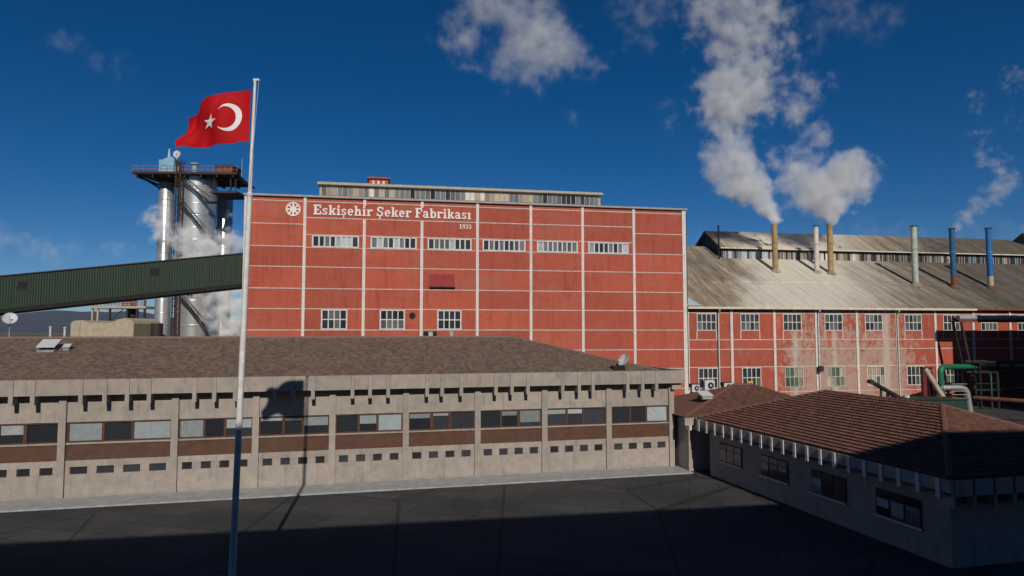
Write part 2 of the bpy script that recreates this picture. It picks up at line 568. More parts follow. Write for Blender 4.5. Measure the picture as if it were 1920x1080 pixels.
# low roof with zinc edge and the light monitor
rf = MB()
rf.hexa([(-.75, -.35, 30.95), (65.0, -.35, 30.95), (65.0, 32.2, 30.95), (-.75, 32.2, 30.95), (-.75, -.35, 31.22), (65.0, -.35, 31.22), (65.0, 32.2, 31.22), (-.75, 32.2, 31.22)])
rf_o = rf.build("roof_edge", M['cap'], blk)
q = MB()
q.add([(-.7, -.1, 31.23), (65, -.1, 31.23), (65, 8, 32.55), (-.7, 8, 32.55), (65, 24, 32.55), (-.7, 24, 32.55), (65, 32, 31.23), (-.7, 32, 31.23)],
      [(0, 1, 2, 3), (3, 2, 4, 5), (5, 4, 6, 7), (1, 6, 4, 2), (0, 3, 5, 7)])
q.build("roof", M['cap'], blk)
mon = empty("roof_monitor", (0, 0, 0))
mon.parent = blk
mon = box("roof_monitor", M['beige'], blk, 8.6, 53.65, 8.35, 22, 32.3, 34.55)
bpy.data.objects.remove(bpy.data.objects["roof_monitor"]) if bpy.data.objects["roof_monitor"].type == 'EMPTY' else None
box("cornice", M['beige'], mon, 8.3, 53.95, 7.7, 22.4, 34.552, 34.85)
box("monitor_cap", M['cap'], mon, 8.45, 53.8, 7.9, 22.2, 34.852, 34.98)
box("sill", M['cap'], mon, 8.5, 53.75, 8.1, 8.345, 32.5, 32.85)
npan = 56
runs = {}
for i in range(npan):
    a0 = 8.9 + (53.3-8.9)*i/npan
    a1 = 8.9 + (53.3-8.9)*(i+1)/npan
    blkno = (i // 14)
    dark = blkno % 2 == 1 or (blkno == 2 and i % 14 in (9, 10)) 
    pm = random.choice([M['glass2'], M['glass2'], M['glass']]) if dark else random.choice([M['glass4'], M['glass4'], M['beige'], M['glass2'], M['white']])
    box("pane", pm, mon, a0+.07, a1-.07, 8.28, 8.36, 32.98, 34.35)
    box("mullion", M['beige'], mon, a0-.05, a0+.05, 8.2, 8.36, 32.86, 34.5)
hut = MB().box(16.0, 19.0, 10, 13, 34.982, 36.2)
hut = hut.build("roof_hut", M['brick'], blk)
box("lid", M['brick'], hut, 15.7, 19.3, 9.7, 13.3, 36.202, 36.45)
box("mast", M['dark'], hut, 17.75, 17.85, 11, 11.1, 36.452, 37.5)
for uu in (16.5, 17.3, 18.1):
    box("vent", M['white'], hut, uu, uu+.35, 9.95, 10.05, 35.2, 35.9)
# crimson sheet hatch, round flue hole, loading recess
hat = empty("hatch", (0, 0, 0)); hat.parent = blk
box("hatch_panel", M['redbox'], hat, 25.03, 26.812, -.42, -.01, 18.55, 20.33)
box("hatch_panel", M['redbox'], hat, 26.82, 28.6, -.42, -.01, 18.55, 20.33)
box("hatch_shadow_strip", M['dark'], hat, 24.95, 28.68, -.5, -.01, 18.40, 18.545)  # dark strip in place of the thin shadow under the hatch
hole = MB().tube([(22.56, -.03, 14.3), (22.56, .05, 14.3)], .42, 20).build("flue_hole", M['black'], blk)
MB().tube([(22.56, -.06, 14.3), (22.56, -.035, 14.3)], [.47, .44], 20, False).build("rim", M['dark'], hole)
rec = box("recess", M['black'], blk, 24.2, 26.1, -.03, .1, 9.9, 12.05)
box("door", M['palegreen'], rec, 24.9, 25.5, -.09, -.035, 9.9, 12.0)
box("vent_pipe", M['grey'], blk, 27.9, 28.4, -.5, -.1, 9.9, 12.1)
# down pipes at the corners and a ladder rail at the right flank
MB().tube([(65.25, .8, 3), (65.25, .8, 30.4)], .09, 8).build("down_pipe", M['dark'], blk)
MB().box(65.0, 65.6, 6.0, 6.8, 26.5, 30.4).build("flank_box", M['lightgrey'], blk)

# ------------------------------------------------------------------ lettering and emblem
class Glyph:
    def __init__(s):
        s.m = MB(); s.k = 0
    def b(s, x0, z0, x1, z1):
        s.k += 1
        s.m.box(x0, x1, -.1 - .006*s.k, 0, z0, z1)
        return s
    def a(s, cx, cz, rx, rz, a0, a1, tx, tz, n=14):
        s.k += 1
        d = -.1 - .006*s.k
        vs = []
        for i in range(n+1):
            t = R(a0 + (a1-a0)*i/n)
            c, q = math.cos(t), math.sin(t)
            for y in (d, 0):
                vs += [(cx+rx*c, y, cz+rz*q), (cx+(rx-tx)*c, y, cz+(rz-tz)*q)]
        fs = []
        for i in range(n):
            o = i*4
            fs += [(o, o+4, o+5, o+1), (o+2, o+3, o+7, o+6), (o, o+2, o+6, o+4), (o+1, o+5, o+7, o+3)]
        fs += [(0, 1, 3, 2), (n*4, n*4+2, n*4+3, n*4+1)]
        s.m.add(vs, fs)
        return s
    def d(s, x0, z0, x1, z1, t):
        s.k += 1
        y = -.1 - .006*s.k
        h = t/2
        s.m.hexa([(x0-h, y, z0), (x0+h, y, z0), (x0+h, 0, z0), (x0-h, 0, z0), (x1-h, y, z1), (x1+h, y, z1), (x1+h, 0, z1), (x1-h, 0, z1)])
        return s
def glyph(c):
    g = Glyph()
    X = .68
    if c == 'E':
        g.b(.09, 0, .33, 1).b(0, .85, .82, 1).b(0, 0, .86, .15).b(.3, .43, .62, .56).b(.68, .66, .82, .9).b(.72, .1, .86, .36); return g, .92
    if c == 'F':
        g.b(.09, 0, .33, 1).b(0, .85, .80, 1).b(0, 0, .45, .13).b(.3, .42, .60, .55).b(.66, .64, .80, .9); return g, .84
    if c in 'Ss\u015e\u015f':
        k = 1.0 if c in 'S\u015e' else X
        w = .80 if k == 1 else .60
        g.a(w*.47, .73*k, w*.42, .27*k, 20, 268, .20*k**.5, .13*k**.3)
        g.a(w*.47, .28*k, w*.45, .28*k, 92, -160, .20*k**.5, .13*k**.3)
        g.b(w*.80, .66*k, w*.93, .95*k).b(w*.02, .05*k, w*.14, .35*k)
        if c in '\u015e\u015f':
            g.b(w*.4, -.2, w*.55, .02).b(w*.3, -.28, w*.55, -.18)
        return g, w + .06
    if c == 'e':
        g.a(.33, X/2, .33, .35, 0, 318, .19, .12).b(.1, .3, .64, .41); return g, .71
    if c == 'a':
        g.b(.40, .0, .60, .50).a(.29, .2, .29, .21, 0, 360, .18, .10).a(.30, .46, .30, .24, 0, 165, .20, .13).b(.45, 0, .72, .11); return g, .75
    if c == 'k':
        g.b(.09, 0, .30, 1).b(0, .89, .25, 1).b(0, 0, .38, .11).d(.34, .28, .62, .62, .2).d(.66, .04, .42, .38, .24).b(.50, 0, .82, .11).b(.44, X-.11, .78, X); return g, .84
    if c in 'i\u0131':
        g.b(.10, 0, .31, X).b(0, X-.11, .25, X).b(0, 0, .41, .11)
        if c == 'i':
            g.a(.20, .87, .13, .13, 0, 360, .128, .128)
        return g, .45
    if c == 'h':
        g.b(.09, 0, .30, 1).b(0, .89, .25, 1).b(0, 0, .37, .11).a(.46, .42, .26, .27, 0, 180, .20, .14).b(.52, 0, .72, .43).b(.44, 0, .82, .11); return g, .86
    if c == 'r':
        g.b(.09, 0, .30, X).b(0, X-.11, .25, X).b(0, 0, .42, .11).a(.48, .40, .26, .29, 30, 150, .18, .17).a(.58, .56, .1, .1, 0, 360, .098, .098); return g, .68
    if c == 'b':
        g.b(.09, 0, .30, 1).b(0, .89, .25, 1).a(.43, X/2, .33, .35, 0, 360, .20, .12); return g, .80
    if c == '1':
        g.b(.18, 0, .42, 1).b(.02, .72, .25, .88).b(.02, 0, .58, .13); return g, .68
    if c == '9':
        g.a(.36, .68, .34, .33, 0, 360, .2, .14).a(.3, .5, .40, .5, -100, 40, .2, .14); return g, .80
    if c == '3':
        g.a(.32, .74, .34, .27, -95, 160, .2, .13).a(.32, .28, .37, .29, -165, 95, .2, .13); return g, .78
    return None, .34
def lettering(text, parent, u0, u1, z0, cap):
    gs = [glyph(c) for c in text]
    adv = [w + .06 for g_, w in gs]
    k = (u1-u0) / sum(adv)
    x = u0
    for (g_, w), a_ in zip(gs, adv):
        if g_:
            mb = MB()
            mb.add([(x + p[0]*k, p[1], z0 + p[2]*cap) for p in g_.m.v], g_.m.f)
            mb.build("letter", M['letter'], parent)
        x += a_*k
M['letter'] = plain("white_letter_paint", (.78, .73, .68), .6, var=.06)
sg = empty("wall_lettering", F.P(0, -.003), F.a)
tag(sg, "white slab-serif factory name mounted near the top of the brick front", "lettering")
lettering("Eski\u015fehir \u015eeker Fabrikas\u0131", sg, 8.62, 31.1, 28.52, 1.42)
yr = empty("year_numerals", F.P(0, -.003), F.a)
tag(yr, "small white year numerals below the right end of the name", "lettering")
lettering("1933", yr, 29.3, 31.1, 27.08, .66)
em = empty("round_emblem", F.P(5.85, -.003, 29.2), F.a)
tag(em, "white round emblem with dark slots left of the factory name", "emblem")
MB().lathe([(0, 0), (.98, 0)], n=36).build("disc", M['letter'], em)
ed = em.children[0]
ed.rotation_euler = (R(90), 0, 0); ed.location = (0, -.05, 0)
rg = MB()
gl = Glyph(); gl.a(0, 0, 1.0, 1.0, 0, 360, .14, .14, 36)
gl.m.build("ring", M['letter'], em)
for k in range(8):
    t = 2*math.pi*(k+.5)/8
    c, s = math.cos(t), math.sin(t)
    def pr(r, d): return (r*c - d*s, r*s + d*c)
    p = [pr(.42, -.07), pr(.80, -.17), pr(.80, .17), pr(.42, .07)]
    MB().hexa([(x, -.075, z) for x, z in p] + [(x, -.055, z) for x, z in p]).build("slot", M['brick'], em)

# ------------------------------------------------------------------ long wing with chimneys
U0, WALLW = 64.95, 1.0
wing = empty("factory_wing", F.P(U0, WALLW), F.a)
tag(wing, "long low red brick wing with a wide fibre-cement roof right of the tall block", "factory")
LEN = 97.0                                  # local x 0..97, y 0 = wall face, roof eave at y = -.7
EZ, SL, YE = 15.9, .5, -.7
YM = 20.15 - WALLW                         # monitor front wall
zr = lambda y: EZ + SL*(y - YE)
box("wall", M['brick_worn'], wing, .02, LEN, .22, 2*YM+12, 0, 15.6)
px = [.35 + 7.45*k for k in range(14)]
ZB = [14.98, 10.73, 9.21, 6.42, 2.4]
for b in range(13):
    u0, u1 = px[b]+.21, px[b+1]-.21
    wc0, wc1 = px[b] + 1.58, px[b] + 4.88
    if b > 8:
        wc0, wc1 = px[b] + 1.9, px[b] + 5.2
    for z in ZB:
        box("white_strip", M['strip'], wing, u0, u1, -.045, .2, z-.07, z+.07)
    ed_ = [15.6] + ZB + [0]
    for i in range(len(ed_)-1):
        z1, z0 = ed_[i] - (.07 if i else 0), ed_[i+1] + (.07 if i < len(ed_)-2 else 0)
        if i == 1:
            if b < 9:
                window(wing, wc0, wc1, 12.17, z1-.02, 4, 2, 0, M['frame_white'], pick({'glass': 6, 'glass2': 2, 'glass5': 2}), .13, .12, .2)
                for uu in (wc0, wc1):
                    box("white_strip", M['strip'], wing, uu-.09, uu+.09, -.04, .0, z0, 12.165)
            else:
                window(wing, wc0, wc1, 12.17, z1-.02, 4, 1, 0, M['frame_white'], [M['glass']], .13, .12, .2)
            for pa in ((u0, wc0, z0, z1), (wc1, u1, z0, z1), (wc0, wc1, z0, 12.17)):
                box("brick_panel", M['brick_worn'], wing, pa[0], pa[1], 0, .21, pa[2], pa[3])
        elif i == 4 and b < 7:
            dirty = {'glass5': 5, 'glass4': 4, 'glass2': 2} if b in (2, 3, 4) else {'glass': 5, 'glass5': 2}
            wz0 = 3.1
            fm = M['palegreen'] if b in (2, 3) else M['frame_white']
            wob_ = window(wing, wc0+.1, wc1+.1, wz0, z1-.02, 4, 2, 0, fm, pick(dirty), .13, .12, .2)
            if b == 1:
                box("yellow_board", M['yellow'], wob_, wc0+1.0, wc0+1.9, -.12, -.055, wz0+.1, wz0+1.1)
            for pa in ((u0, wc0+.1, z0, z1), (wc1+.1, u1, z0, z1), (wc0+.1, wc1+.1, z0, wz0)):
                box("brick_panel", M['brick_worn'], wing, pa[0], pa[1], 0, .21, pa[2], pa[3])
        else:
            box("brick_panel", M['brick_worn'], wing, u0, u1, 0, .21, z0, z1)
for u in px:
    box("pilaster", M['white'], wing, u-.21, u+.21, -.15, .2, 0, 15.6)
# gutter, fascia and down pipes
box("gutter", M['gutter'], wing, .1, 52.6, YE-.22, YE+.02, EZ-.32, EZ+.02)
box("fascia", M['rust'], wing, 52.62, LEN, YE-.1, YE+.02, EZ-.25, EZ)
box("soffit", M['dark'], wing, .1, LEN, YE+.04, .2, EZ-.28, EZ-.1)
for k, uu in enumerate((5.45, 22.94, 37.6)):
    dp = MB().tube([(uu, YE-.1, EZ-.33), (uu, YE-.1, EZ-.6), (uu, -.35, EZ-1.0), (uu, -.35, 1.0)], .11, 10)
    dp.build("down_pipe", M['lightgrey'] if k < 2 else M['gutter'], wing)
MB().box(22.5, 23.3, -.9, -.5, 5.6, 6.5).build("lamp_box", M['dark'], wing)
# roof sheets: two rows on the long slope, one row on the monitor
def sheet(parent, x0, x1, y0, y1, zf, t=.05, waves=3, name="roof_sheet"):
    n = waves*4
    vs, fs = [], []
    for i in range(n+1):
        x = x0 + (x1-x0)*i/n
        dz = .055*math.sin(2*math.pi*i/4 + .6)
        vs += [(x, y0, zf(y0)+dz+t), (x, y1, zf(y1)+dz+t), (x, y0, zf(y0)+dz-.03)]
    for i in range(n):
        a_ = i*3
        fs += [(a_, a_+3, a_+4, a_+1), (a_+2, a_+5, a_+3, a_)]
    m_ = MB().add(vs, fs)
    return m_.build(name, M['sheet'], parent, smooth=True)
nsh = 100
roof = MB()
YR = YM + 6.0
roof.hexa([(0, YE+.1, zr(YE+.1)-.25), (LEN, YE+.1, zr(YE+.1)-.25), (LEN, YR, zr(YR)-.25), (0, YR, zr(YR)-.25),
           (0, YE+.1, zr(YE+.1)-.09), (LEN, YE+.1, zr(YE+.1)-.09), (LEN, YR, zr(YR)-.09), (0, YR, zr(YR)-.09)])
roof.hexa([(0, YR, zr(YR)-.25), (LEN, YR, zr(YR)-.25), (LEN, 2*YR, EZ-.25), (0, 2*YR, EZ-.25),
           (0, YR, zr(YR)+.02), (LEN, YR, zr(YR)+.02), (LEN, 2*YR, EZ), (0, 2*YR, EZ)])
roof_o = roof.build("roof", M['sheet'], wing)
for i in range(nsh):
    x0, x1 = .03 + (LEN-.03)*i/nsh, .03 + (LEN-.03)*(i+1)/nsh
    j1, j2 = random.uniform(-.015, .03), random.uniform(-.015, .03)
    sheet(roof_o, x0, x1, YE-.05, 9.0, zr, .05+j1)
    sheet(roof_o, x0, x1, 8.75, YM+.1, zr, .14+j2)
# upper bit of slope left of the monitor, up to the ridge
MGU = 81.4 - U0                              # monitor starts here
for i in range(int(MGU/.97)+1):
    sheet(roof_o, .03+.97*i, .03+.97*(i+1), YM+.1, YR, zr, .08)
# blue-grey flashing triangle in the corner by the tall block
MB().hexa([(.05, YE, zr(YE)+.18), (2.6, YE, zr(YE)+.18), (2.6, YE, zr(YE)+.2), (.05, YE, zr(YE)+.2),
           (.05, 5.2, zr(5.2)+.18), (.1, 5.2, zr(5.2)+.18), (.1, 5.2, zr(5.2)+.21), (.05, 5.2, zr(5.2)+.21)]).build("flashing", M['bluepanel'], roof_o)
# monitor: glazed front, gabled sheet roof
MEND = 152.0 - U0
mz0, mz1, mzr = 25.75, 27.95, 32.0
mo = MB()
mo.add([(MGU, YM, mz0-2), (MGU, YM+12, mz0-2), (MGU, YM+12, mz1), (MGU, YM+6, mzr-.1), (MGU, YM, mz1)], [(0, 4, 3, 2, 1)])
mo.add([(MGU, YM+.05, mz0-.2), (MEND, YM+.05, mz0-.2), (MEND, YM+.05, mz1), (MGU, YM+.05, mz1)], [(0, 1, 2, 3)])
mon2 = mo.build("roof_monitor", M['dark'], wing)
MB().bar((MGU-.1, YM-.2, mz0), (MGU-.1, YM+6, mz0+3.0), .2, .25).build("gable_trim", M['gutter'], mon2)
mzf = lambda y: mz1 + (mzr-mz1)/6.6*(y - (YM-.6)) - .05
rr = MB().hexa([(MGU-.5, YM-.6, mzf(YM-.6)-.22), (MEND+7, YM-.6, mzf(YM-.6)-.22), (MEND, YM+6, mzr-.27), (MGU-.5, YM+6, mzr-.27),
                (MGU-.5, YM-.6, mzf(YM-.6)-.04), (MEND+7, YM-.6, mzf(YM-.6)-.04), (MEND, YM+6, mzr-.09), (MGU-.5, YM+6, mzr-.09)])
rr.hexa([(MGU-.5, YM+6, mzr-.27), (MEND, YM+6, mzr-.27), (MEND+7, YM+12.6, mz1-.2), (MGU-.5, YM+12.6, mz1-.2),
         (MGU-.5, YM+6, mzr), (MEND, YM+6, mzr), (MEND+7, YM+12.6, mz1), (MGU-.5, YM+12.6, mz1)])
rr.add([(MEND+7, YM-.6, mzf(YM-.6)-.05), (MEND+7, YM+12.6, mz1-.03), (MEND, YM+6, mzr-.03)], [(0, 1, 2)])
mroof = rr.build("monitor_roof", M['sheet'], mon2)
nm = 72
for i in range(nm):
    x0, x1 = MGU-.5 + (MEND-MGU+.5)*i/nm, MGU-.5 + (MEND-MGU+.5)*(i+1)/nm
    sheet(mroof, x0, x1, YM-.7, YM+6.05, mzf, .06+random.uniform(-.015, .03), name="roof_sheet")
box("eave_board", M['gutter'], mon2, MGU-.5, MEND+7, YM-.78, YM-.72, mz1-.22, mz1-.02)
nb = 26
for b in range(nb):
    x0, x1 = MGU+.1 + (MEND-MGU-.1)*b/nb, MGU+.1 + (MEND-MGU-.1)*(b+1)/nb
    box("post", M['dark'], mon2, x0-.14, x0+.14, YM-.08, YM+.04, mz0-.1, mz1-.1)
    nn = 4
    boarded = 5 <= b <= 10
    for j in range(nn):
        a0, a1 = x0+.14 + (x1-x0-.28)*j/nn, x0+.14 + (x1-x0-.28)*(j+1)/nn
        if b < 4:
            m_ = random.choice([M['glass3'], M['glass3'], M['glass2']])
        elif boarded:
            m_ = random.choice([M['glass4'], M['beige'], M['white'], M['glass5'], M['glass2']])
        else:
            m_ = random.choice([M['glass4'], M['glass5'], M['glass2'], M['glass'], M['brown']])
        box("pane", m_, mon2, a0+.04, a1-.04, YM-.02, YM+.03, mz0+.12, mz1-.5)
        box("mullion", M['frame_white'] if j else M['dark'], mon2, a0-.035, a0+.035, YM-.06, YM+.02, mz0+.1, mz1-.45)
# chimneys standing on the slope
def zroof_u(u, w): return EZ + SL*(w - WALLW - YE)
def stack(name, u, w, ytop, rad, mats, label, lean=0.0, cap='rim', foot=None, px_=None):
    zb = zroof_u(u, w) - .3
    zt = F.hit(px_, ytop, w)[1]
    t = empty(name, F.P(u, w, zb), F.a)
    tag(t, label, "chimney", "chimneys standing on the fibre-cement roof")
    H_ = zt - zb
    if foot:
        hs = foot[0]
        MB().tube([(0, 0, 0), (0, 0, hs)], rad*.96, 18).build("foot_pipe", foot[1], t, True)
        MB().tube([(0, 0, hs+.003), (0, 0, H_)], rad, 18).build("pipe", mats, t, True)
    else:
        MB().tube([(0, 0, 0), (0, 0, H_)], [rad*1.02, rad], 18).build("pipe", mats, t, True)
    if cap == 'rim':
        MB().lathe([(rad*.7, H_+.02), (rad*1.28, H_+.02), (rad*1.28, H_+.16), (rad*.7, H_+.16)], n=18).build("rim", M['dark'], t)
    MB().lathe([(rad*1.005, H_*.62), (rad*1.04, H_*.62), (rad*1.04, H_*.62+.09), (rad*1.005, H_*.62+.09)], n=18).build("clamp", M['rust'] if 'tan' in label else M['grey'], t)
    MB().lathe([(rad*1.9, .0), (rad*1.9, .34), (rad*1.1, .75), (rad*1.02, .8)], n=18).build("collar", M['sheet'] if not foot else M['rust'], t, True)
    t.rotation_euler = (0, R(lean), F.a)
    return t
stack("chimney", 88.97, 14.34, 421, .50, M['tan'], "tan chimney nearest the tall block, steam streaming off to its left", px_=1450, lean=.0, cap='none')
stack("chimney", 97.33, 14.19, 425, .44, M['stackwhite'], "slim white chimney close beside a tan one, no steam", px_=1530)
stack("chimney", 99.92, 13.81, 420, .50, M['tan'], "tan chimney under the big round ball of steam", px_=1555, cap='none')
stack("chimney", 113.77, 9.19, 425, .52, M['palegreen'], "pale green and white chimney standing alone in mid roof", px_=1714)
stack("chimney", 121.21, 8.5, 430, .48, M['blueteal'], "teal blue chimney with rusty foot and a thin wisp of steam", px_=1785, foot=(2.6, M['rust']))
stack("chimney", 129.11, 8.49, 429, .50, M['blue'], "bright blue chimney with a beige foot, farthest from the tall block", px_=1853, foot=(2.6, M['beige']))
tk = empty("flue_pipe", F.P(80.6, 19.6, 25.2), F.a)
tag(tk, "thin dark flue pipe beside the monitor gable", "chimney")
MB().tube([(0, 0, 0), (0, 0, 6.6)], .16, 10).build("pipe", M['black'], tk)
MB().lathe([(.1, 6.6), (.26, 6.65), (.05, 6.95)], n=10).build("cowl", M['black'], tk)

# ------------------------------------------------------------------ office block in front
off = empty("office_block", G.P(0, 0), G.a)
tag(off, "low cream office block with clay tile roof and deep bracketed eaves", "office building")
LW = -66.0
WW = .9                                     # wall set back behind the eaves beam
PIL = [G.hit(x, 750, WW)[0] for x in (120, 330, 481, 624, 761, 895, 1020, 1140, 1257)]
PIL = [PIL[0]-12.4, PIL[0]-6.2] + PIL
BRK = [G.hit(x, 725)[0] for x in (21, 62, 152, 197, 239, 280, 365, 402, 441, 515, 549, 587, 661, 694, 728, 801, 829, 865, 930, 960, 990, 1055, 1086, 1112, 1177, 1205, 1231)]
BRK = [BRK[0]-7.4, BRK[0]-6.0, BRK[0]-4.6, BRK[0]-1.4] + BRK
DEPTH = 25.4
box("wall", M['cream'], off, LW, -1.0, WW+.3, DEPTH-1, 0, 8.3)
# eaves beam in cast sections between the brackets
ed_ = [LW] + BRK + [-.02]
for i in range(len(ed_)-1):
    a0, a1 = ed_[i] + (.14 if i else 0), ed_[i+1] - .14 if i < len(ed_)-2 else ed_[i+1]
    if i == len(ed_)-2:
        a0 = ed_[i] + .14
    box("eaves_panel", M['cream'], off, a0+.012, a1-.012, 0, .22, 7.46 + random.uniform(-.006, .006), 8.58)
for u in BRK:
    br = MB()
    br.hexa([(u-.14, -.05, 6.78), (u+.14, -.05, 6.78), (u+.14, WW, 7.0), (u-.14, WW, 7.0), (u-.14, -.05, 7.44), (u+.14, -.05, 7.44), (u+.14, WW, 7.44), (u-.14, WW, 7.44)])
    br.box(u-.14, u+.14, -.05, .2, 7.44, 8.57)
    br.build("bracket", M['cream'], off)
box("eaves_beam_core", M['cream'], off, LW, -.05, .225, .3, 7.5, 8.5)
box("eaves_side", M['cream'], off, -.22, 0, .302, DEPTH, 7.46, 8.58)
box("soffit", M['cream'], off, LW, -.24, .31, DEPTH-.2, 8.1, 8.3)
box("corner_block", M['cream'], off, -1.15, -.25, .32, 1.3, 6.9, 7.45)
box("gutter_floor", M['cap'], off, LW, -.24, .31, DEPTH-.2, 8.305, 8.36)
for i in range(len(PIL)-1):
    u0, u1 = PIL[i]+.24, PIL[i+1]-.24
    box("wall_panel", M['cream'], off, u0, u1, WW, WW+.29, 5.46, 8.09)
    box("spandrel", M['spandrel'], off, u0, u1, WW+.02, WW+.29, 2.72, 3.86)
    box("sill", M['cream'], off, u0, u1, WW-.06, WW+.29, 3.865, 3.98)
    # ribbon of three lights in brown timber
    f = MB()
    sp = [u0, u0+(u1-u0)*.34, u0+(u1-u0)*.62, u1]
    f.box(u0, u1, WW+.06, WW+.29, 5.36, 5.455)
    f.box(u0, u1, WW+.06, WW+.29, 3.985, 4.07)
    for q_ in sp:
        f.box(max(u0, q_-.09), min(u1, q_+.09), WW+.063, WW+.29, 4.07, 5.36)
    wo = f.build("window", M['brown'], off)
    bl = random.choice([0, 1, 2, 2])
    for k in range(3):
        m_ = M['blind'] if (k == bl and random.random() < .8) else M['glass']
        pn_ = box("pane", M['glass'], wo, sp[k]+.05, sp[k+1]-.05, WW+.15, WW+.19, 4.05, 5.38)
        if m_ is not M['glass'] or random.random() < .35:
            dz = random.choice([.25, .4, .7, 1.0, 1.26])
            box("blind", M['blind'], wo, sp[k]+.10, sp[k+1]-.10, WW+.135, WW+.148, 5.36-dz, 5.36)
        if random.random() < .18:
            box("casement", M['brown'], wo, sp[k]+.09, sp[k]+.16, WW+.02, WW+.148, 4.09, 5.34)
    # plinth with small basement lights
    nb_ = 4
    cw = (u1-u0)/nb_
    box("plinth", M['cream'], off, u0, u1, WW, WW+.29, 0, 1.72)
    box("plinth_head", M['cream'], off, u0, u1, WW, WW+.29, 2.26, 2.715)
    for k in range(nb_+1):
        a0 = u0 + cw*k - (.30 if k else 0)
        a1 = u0 + cw*k + (.30 if k < nb_ else 0)
        box("plinth_pier", M['cream'], off, a0, a1, WW, WW+.29, 1.723, 2.257)
        if k < nb_:
            bw = box("basement_window", M['brown'], off, a1, a1+cw-.6, WW+.1, WW+.29, 1.723, 2.257)
            box("pane", M['glass'], bw, a1+.06, a1+cw-.66, WW+.07, WW+.1, 1.78, 2.2)
for u in PIL:
    box("pillar", M['cream'], off, u-.24, u+.24, WW-.22, WW+.28, 0, 7.49)
# tiled hip roof
def tiled(name, mat, parent, eave_a, eave_b, top_a, top_b, pu=.30, pw=.37, lift=.10, wave=.05):
    """trapezoid slope from the eave line up to the ridge line, as real overlapping rolled tiles"""
    A, B, C, D = (Vector(p) for p in (eave_a, eave_b, top_a, top_b))
    ud = (B-A).normalized()
    nrm = ud.cross((C-A)).normalized()
    if nrm.z < 0: nrm = -nrm
    # up-slope direction
    sd = nrm.cross(ud).normalized()
    if sd.z < 0: sd = -sd
    Ls = (C-A).dot(sd)
    nr = max(1, int(Ls/pw))
    vs, fs, tl = [], [], []
    ca, cb = (C-A).dot(ud), (D-A).dot(ud)
    Lu = (B-A).dot(ud)
    sub = 3
    for r in range(nr):
        s0, s1 = Ls*r/nr, Ls*(r+1)/nr
        lf0, rt0 = ca*s0/Ls, Lu + (cb-Lu)*s0/Ls
        lf1, rt1 = ca*s1/Ls, Lu + (cb-Lu)*s1/Ls
        lo, hi = min(lf0, lf1), max(rt0, rt1)
        k0, k1 = int(lo/pu)-1, int(hi/pu)+2
        base = len(vs)
        cnt = 0
        for k in range(k0*sub, k1*sub+1):
            u = k*pu/sub
            wv = wave*(.5+.5*math.cos(2*math.pi*k/sub))
            ua, ub = min(max(u, lf0), rt0), min(max(u, lf1), rt1)
            jit = random.uniform(-.006, .006)
            vs.append(A + ud*ua + sd*(s0-.04) + nrm*(lift+wv+jit))
            vs.append(A + ud*ub + sd*s1 + nrm*(wv*.9))
            vs.append(A + ud*ua + sd*(s0-.04) + nrm*(-.01))
            cnt += 1
        for k in range(cnt-1):
            a_ = base + k*3
            if (vs[a_+3]-vs[a_]).length < 1e-4 and (vs[a_+4]-vs[a_+1]).length < 1e-4:
                continue
            fs.append((a_, a_+3, a_+4, a_+1)); tl.append((k//sub + k0, r))
            fs.append((a_+2, a_+5, a_+3, a_)); tl.append((k//sub + k0, r))
    mb = MB().add(vs, fs)
    o = mb.build(name, mat, parent)
    at_ = o.data.attributes.new("tile", 'FLOAT_VECTOR', 'FACE')
    at_.data.foreach_set("vector", [c for t in tl for c in (t[0]+.5, t[1]+.5, 0.0)])
    stuff(o)
    return o
def ridge_caps(parent, mat, a, b, rad=.16, step=.42):
    a, b = Vector(a), Vector(b)
    n = max(1, int((b-a).length/step))
    mb = MB()
    for i in range(n):
        p, q_ = a.lerp(b, i/n), a.lerp(b, (i+1.08)/n)
        mb.tube([p, q_], [rad*1.08, rad*.9], 8)
    o = mb.build("ridge_tiles", mat, parent)
    return stuff(o)
IN = 1.7
ez, rz = 8.42, 11.42
HB = DEPTH/2 - .0
x1, y0_, y1_ = -IN, IN, DEPTH-IN
ym = (y0_+y1_)/2
hr = ym - y0_
fr_ = tiled("front_slope", M['tile'], off, (LW, y0_, ez), (x1, y0_, ez), (LW, ym, rz), (x1-hr, ym, rz))
tiled("hip_slope", M['tile'], off, (x1, y0_, ez), (x1, y1_, ez), (x1-hr, ym, rz), (x1-hr, ym, rz))
MB().add([(LW, y1_, ez), (x1, y1_, ez), (x1-hr, ym, rz), (LW, ym, rz)], [(0, 1, 2, 3)]).build("rear_slope", M['tile'], off)
ridge_caps(off, M['tile'], (LW, ym, rz), (x1-hr, ym, rz))
ridge_caps(off, M['tile'], (x1, y0_, ez+.03), (x1-hr, ym, rz))
def zslope(y): return ez + (rz-ez)*(y-y0_)/(ym-y0_)
def on_slope(px_, py_):
    # where the ray through a photo point meets the front slope
    lo, hi = y0_, ym
    for _ in range(40):
        m_ = (lo+hi)/2
        u, z = G.hit(px_, py_, m_)
        if z > zslope(m_): lo = m_
        else: hi = m_
    return u, (lo+hi)/2, zslope((lo+hi)/2)
def G3(u, w, z): return G.P(u, w, z)
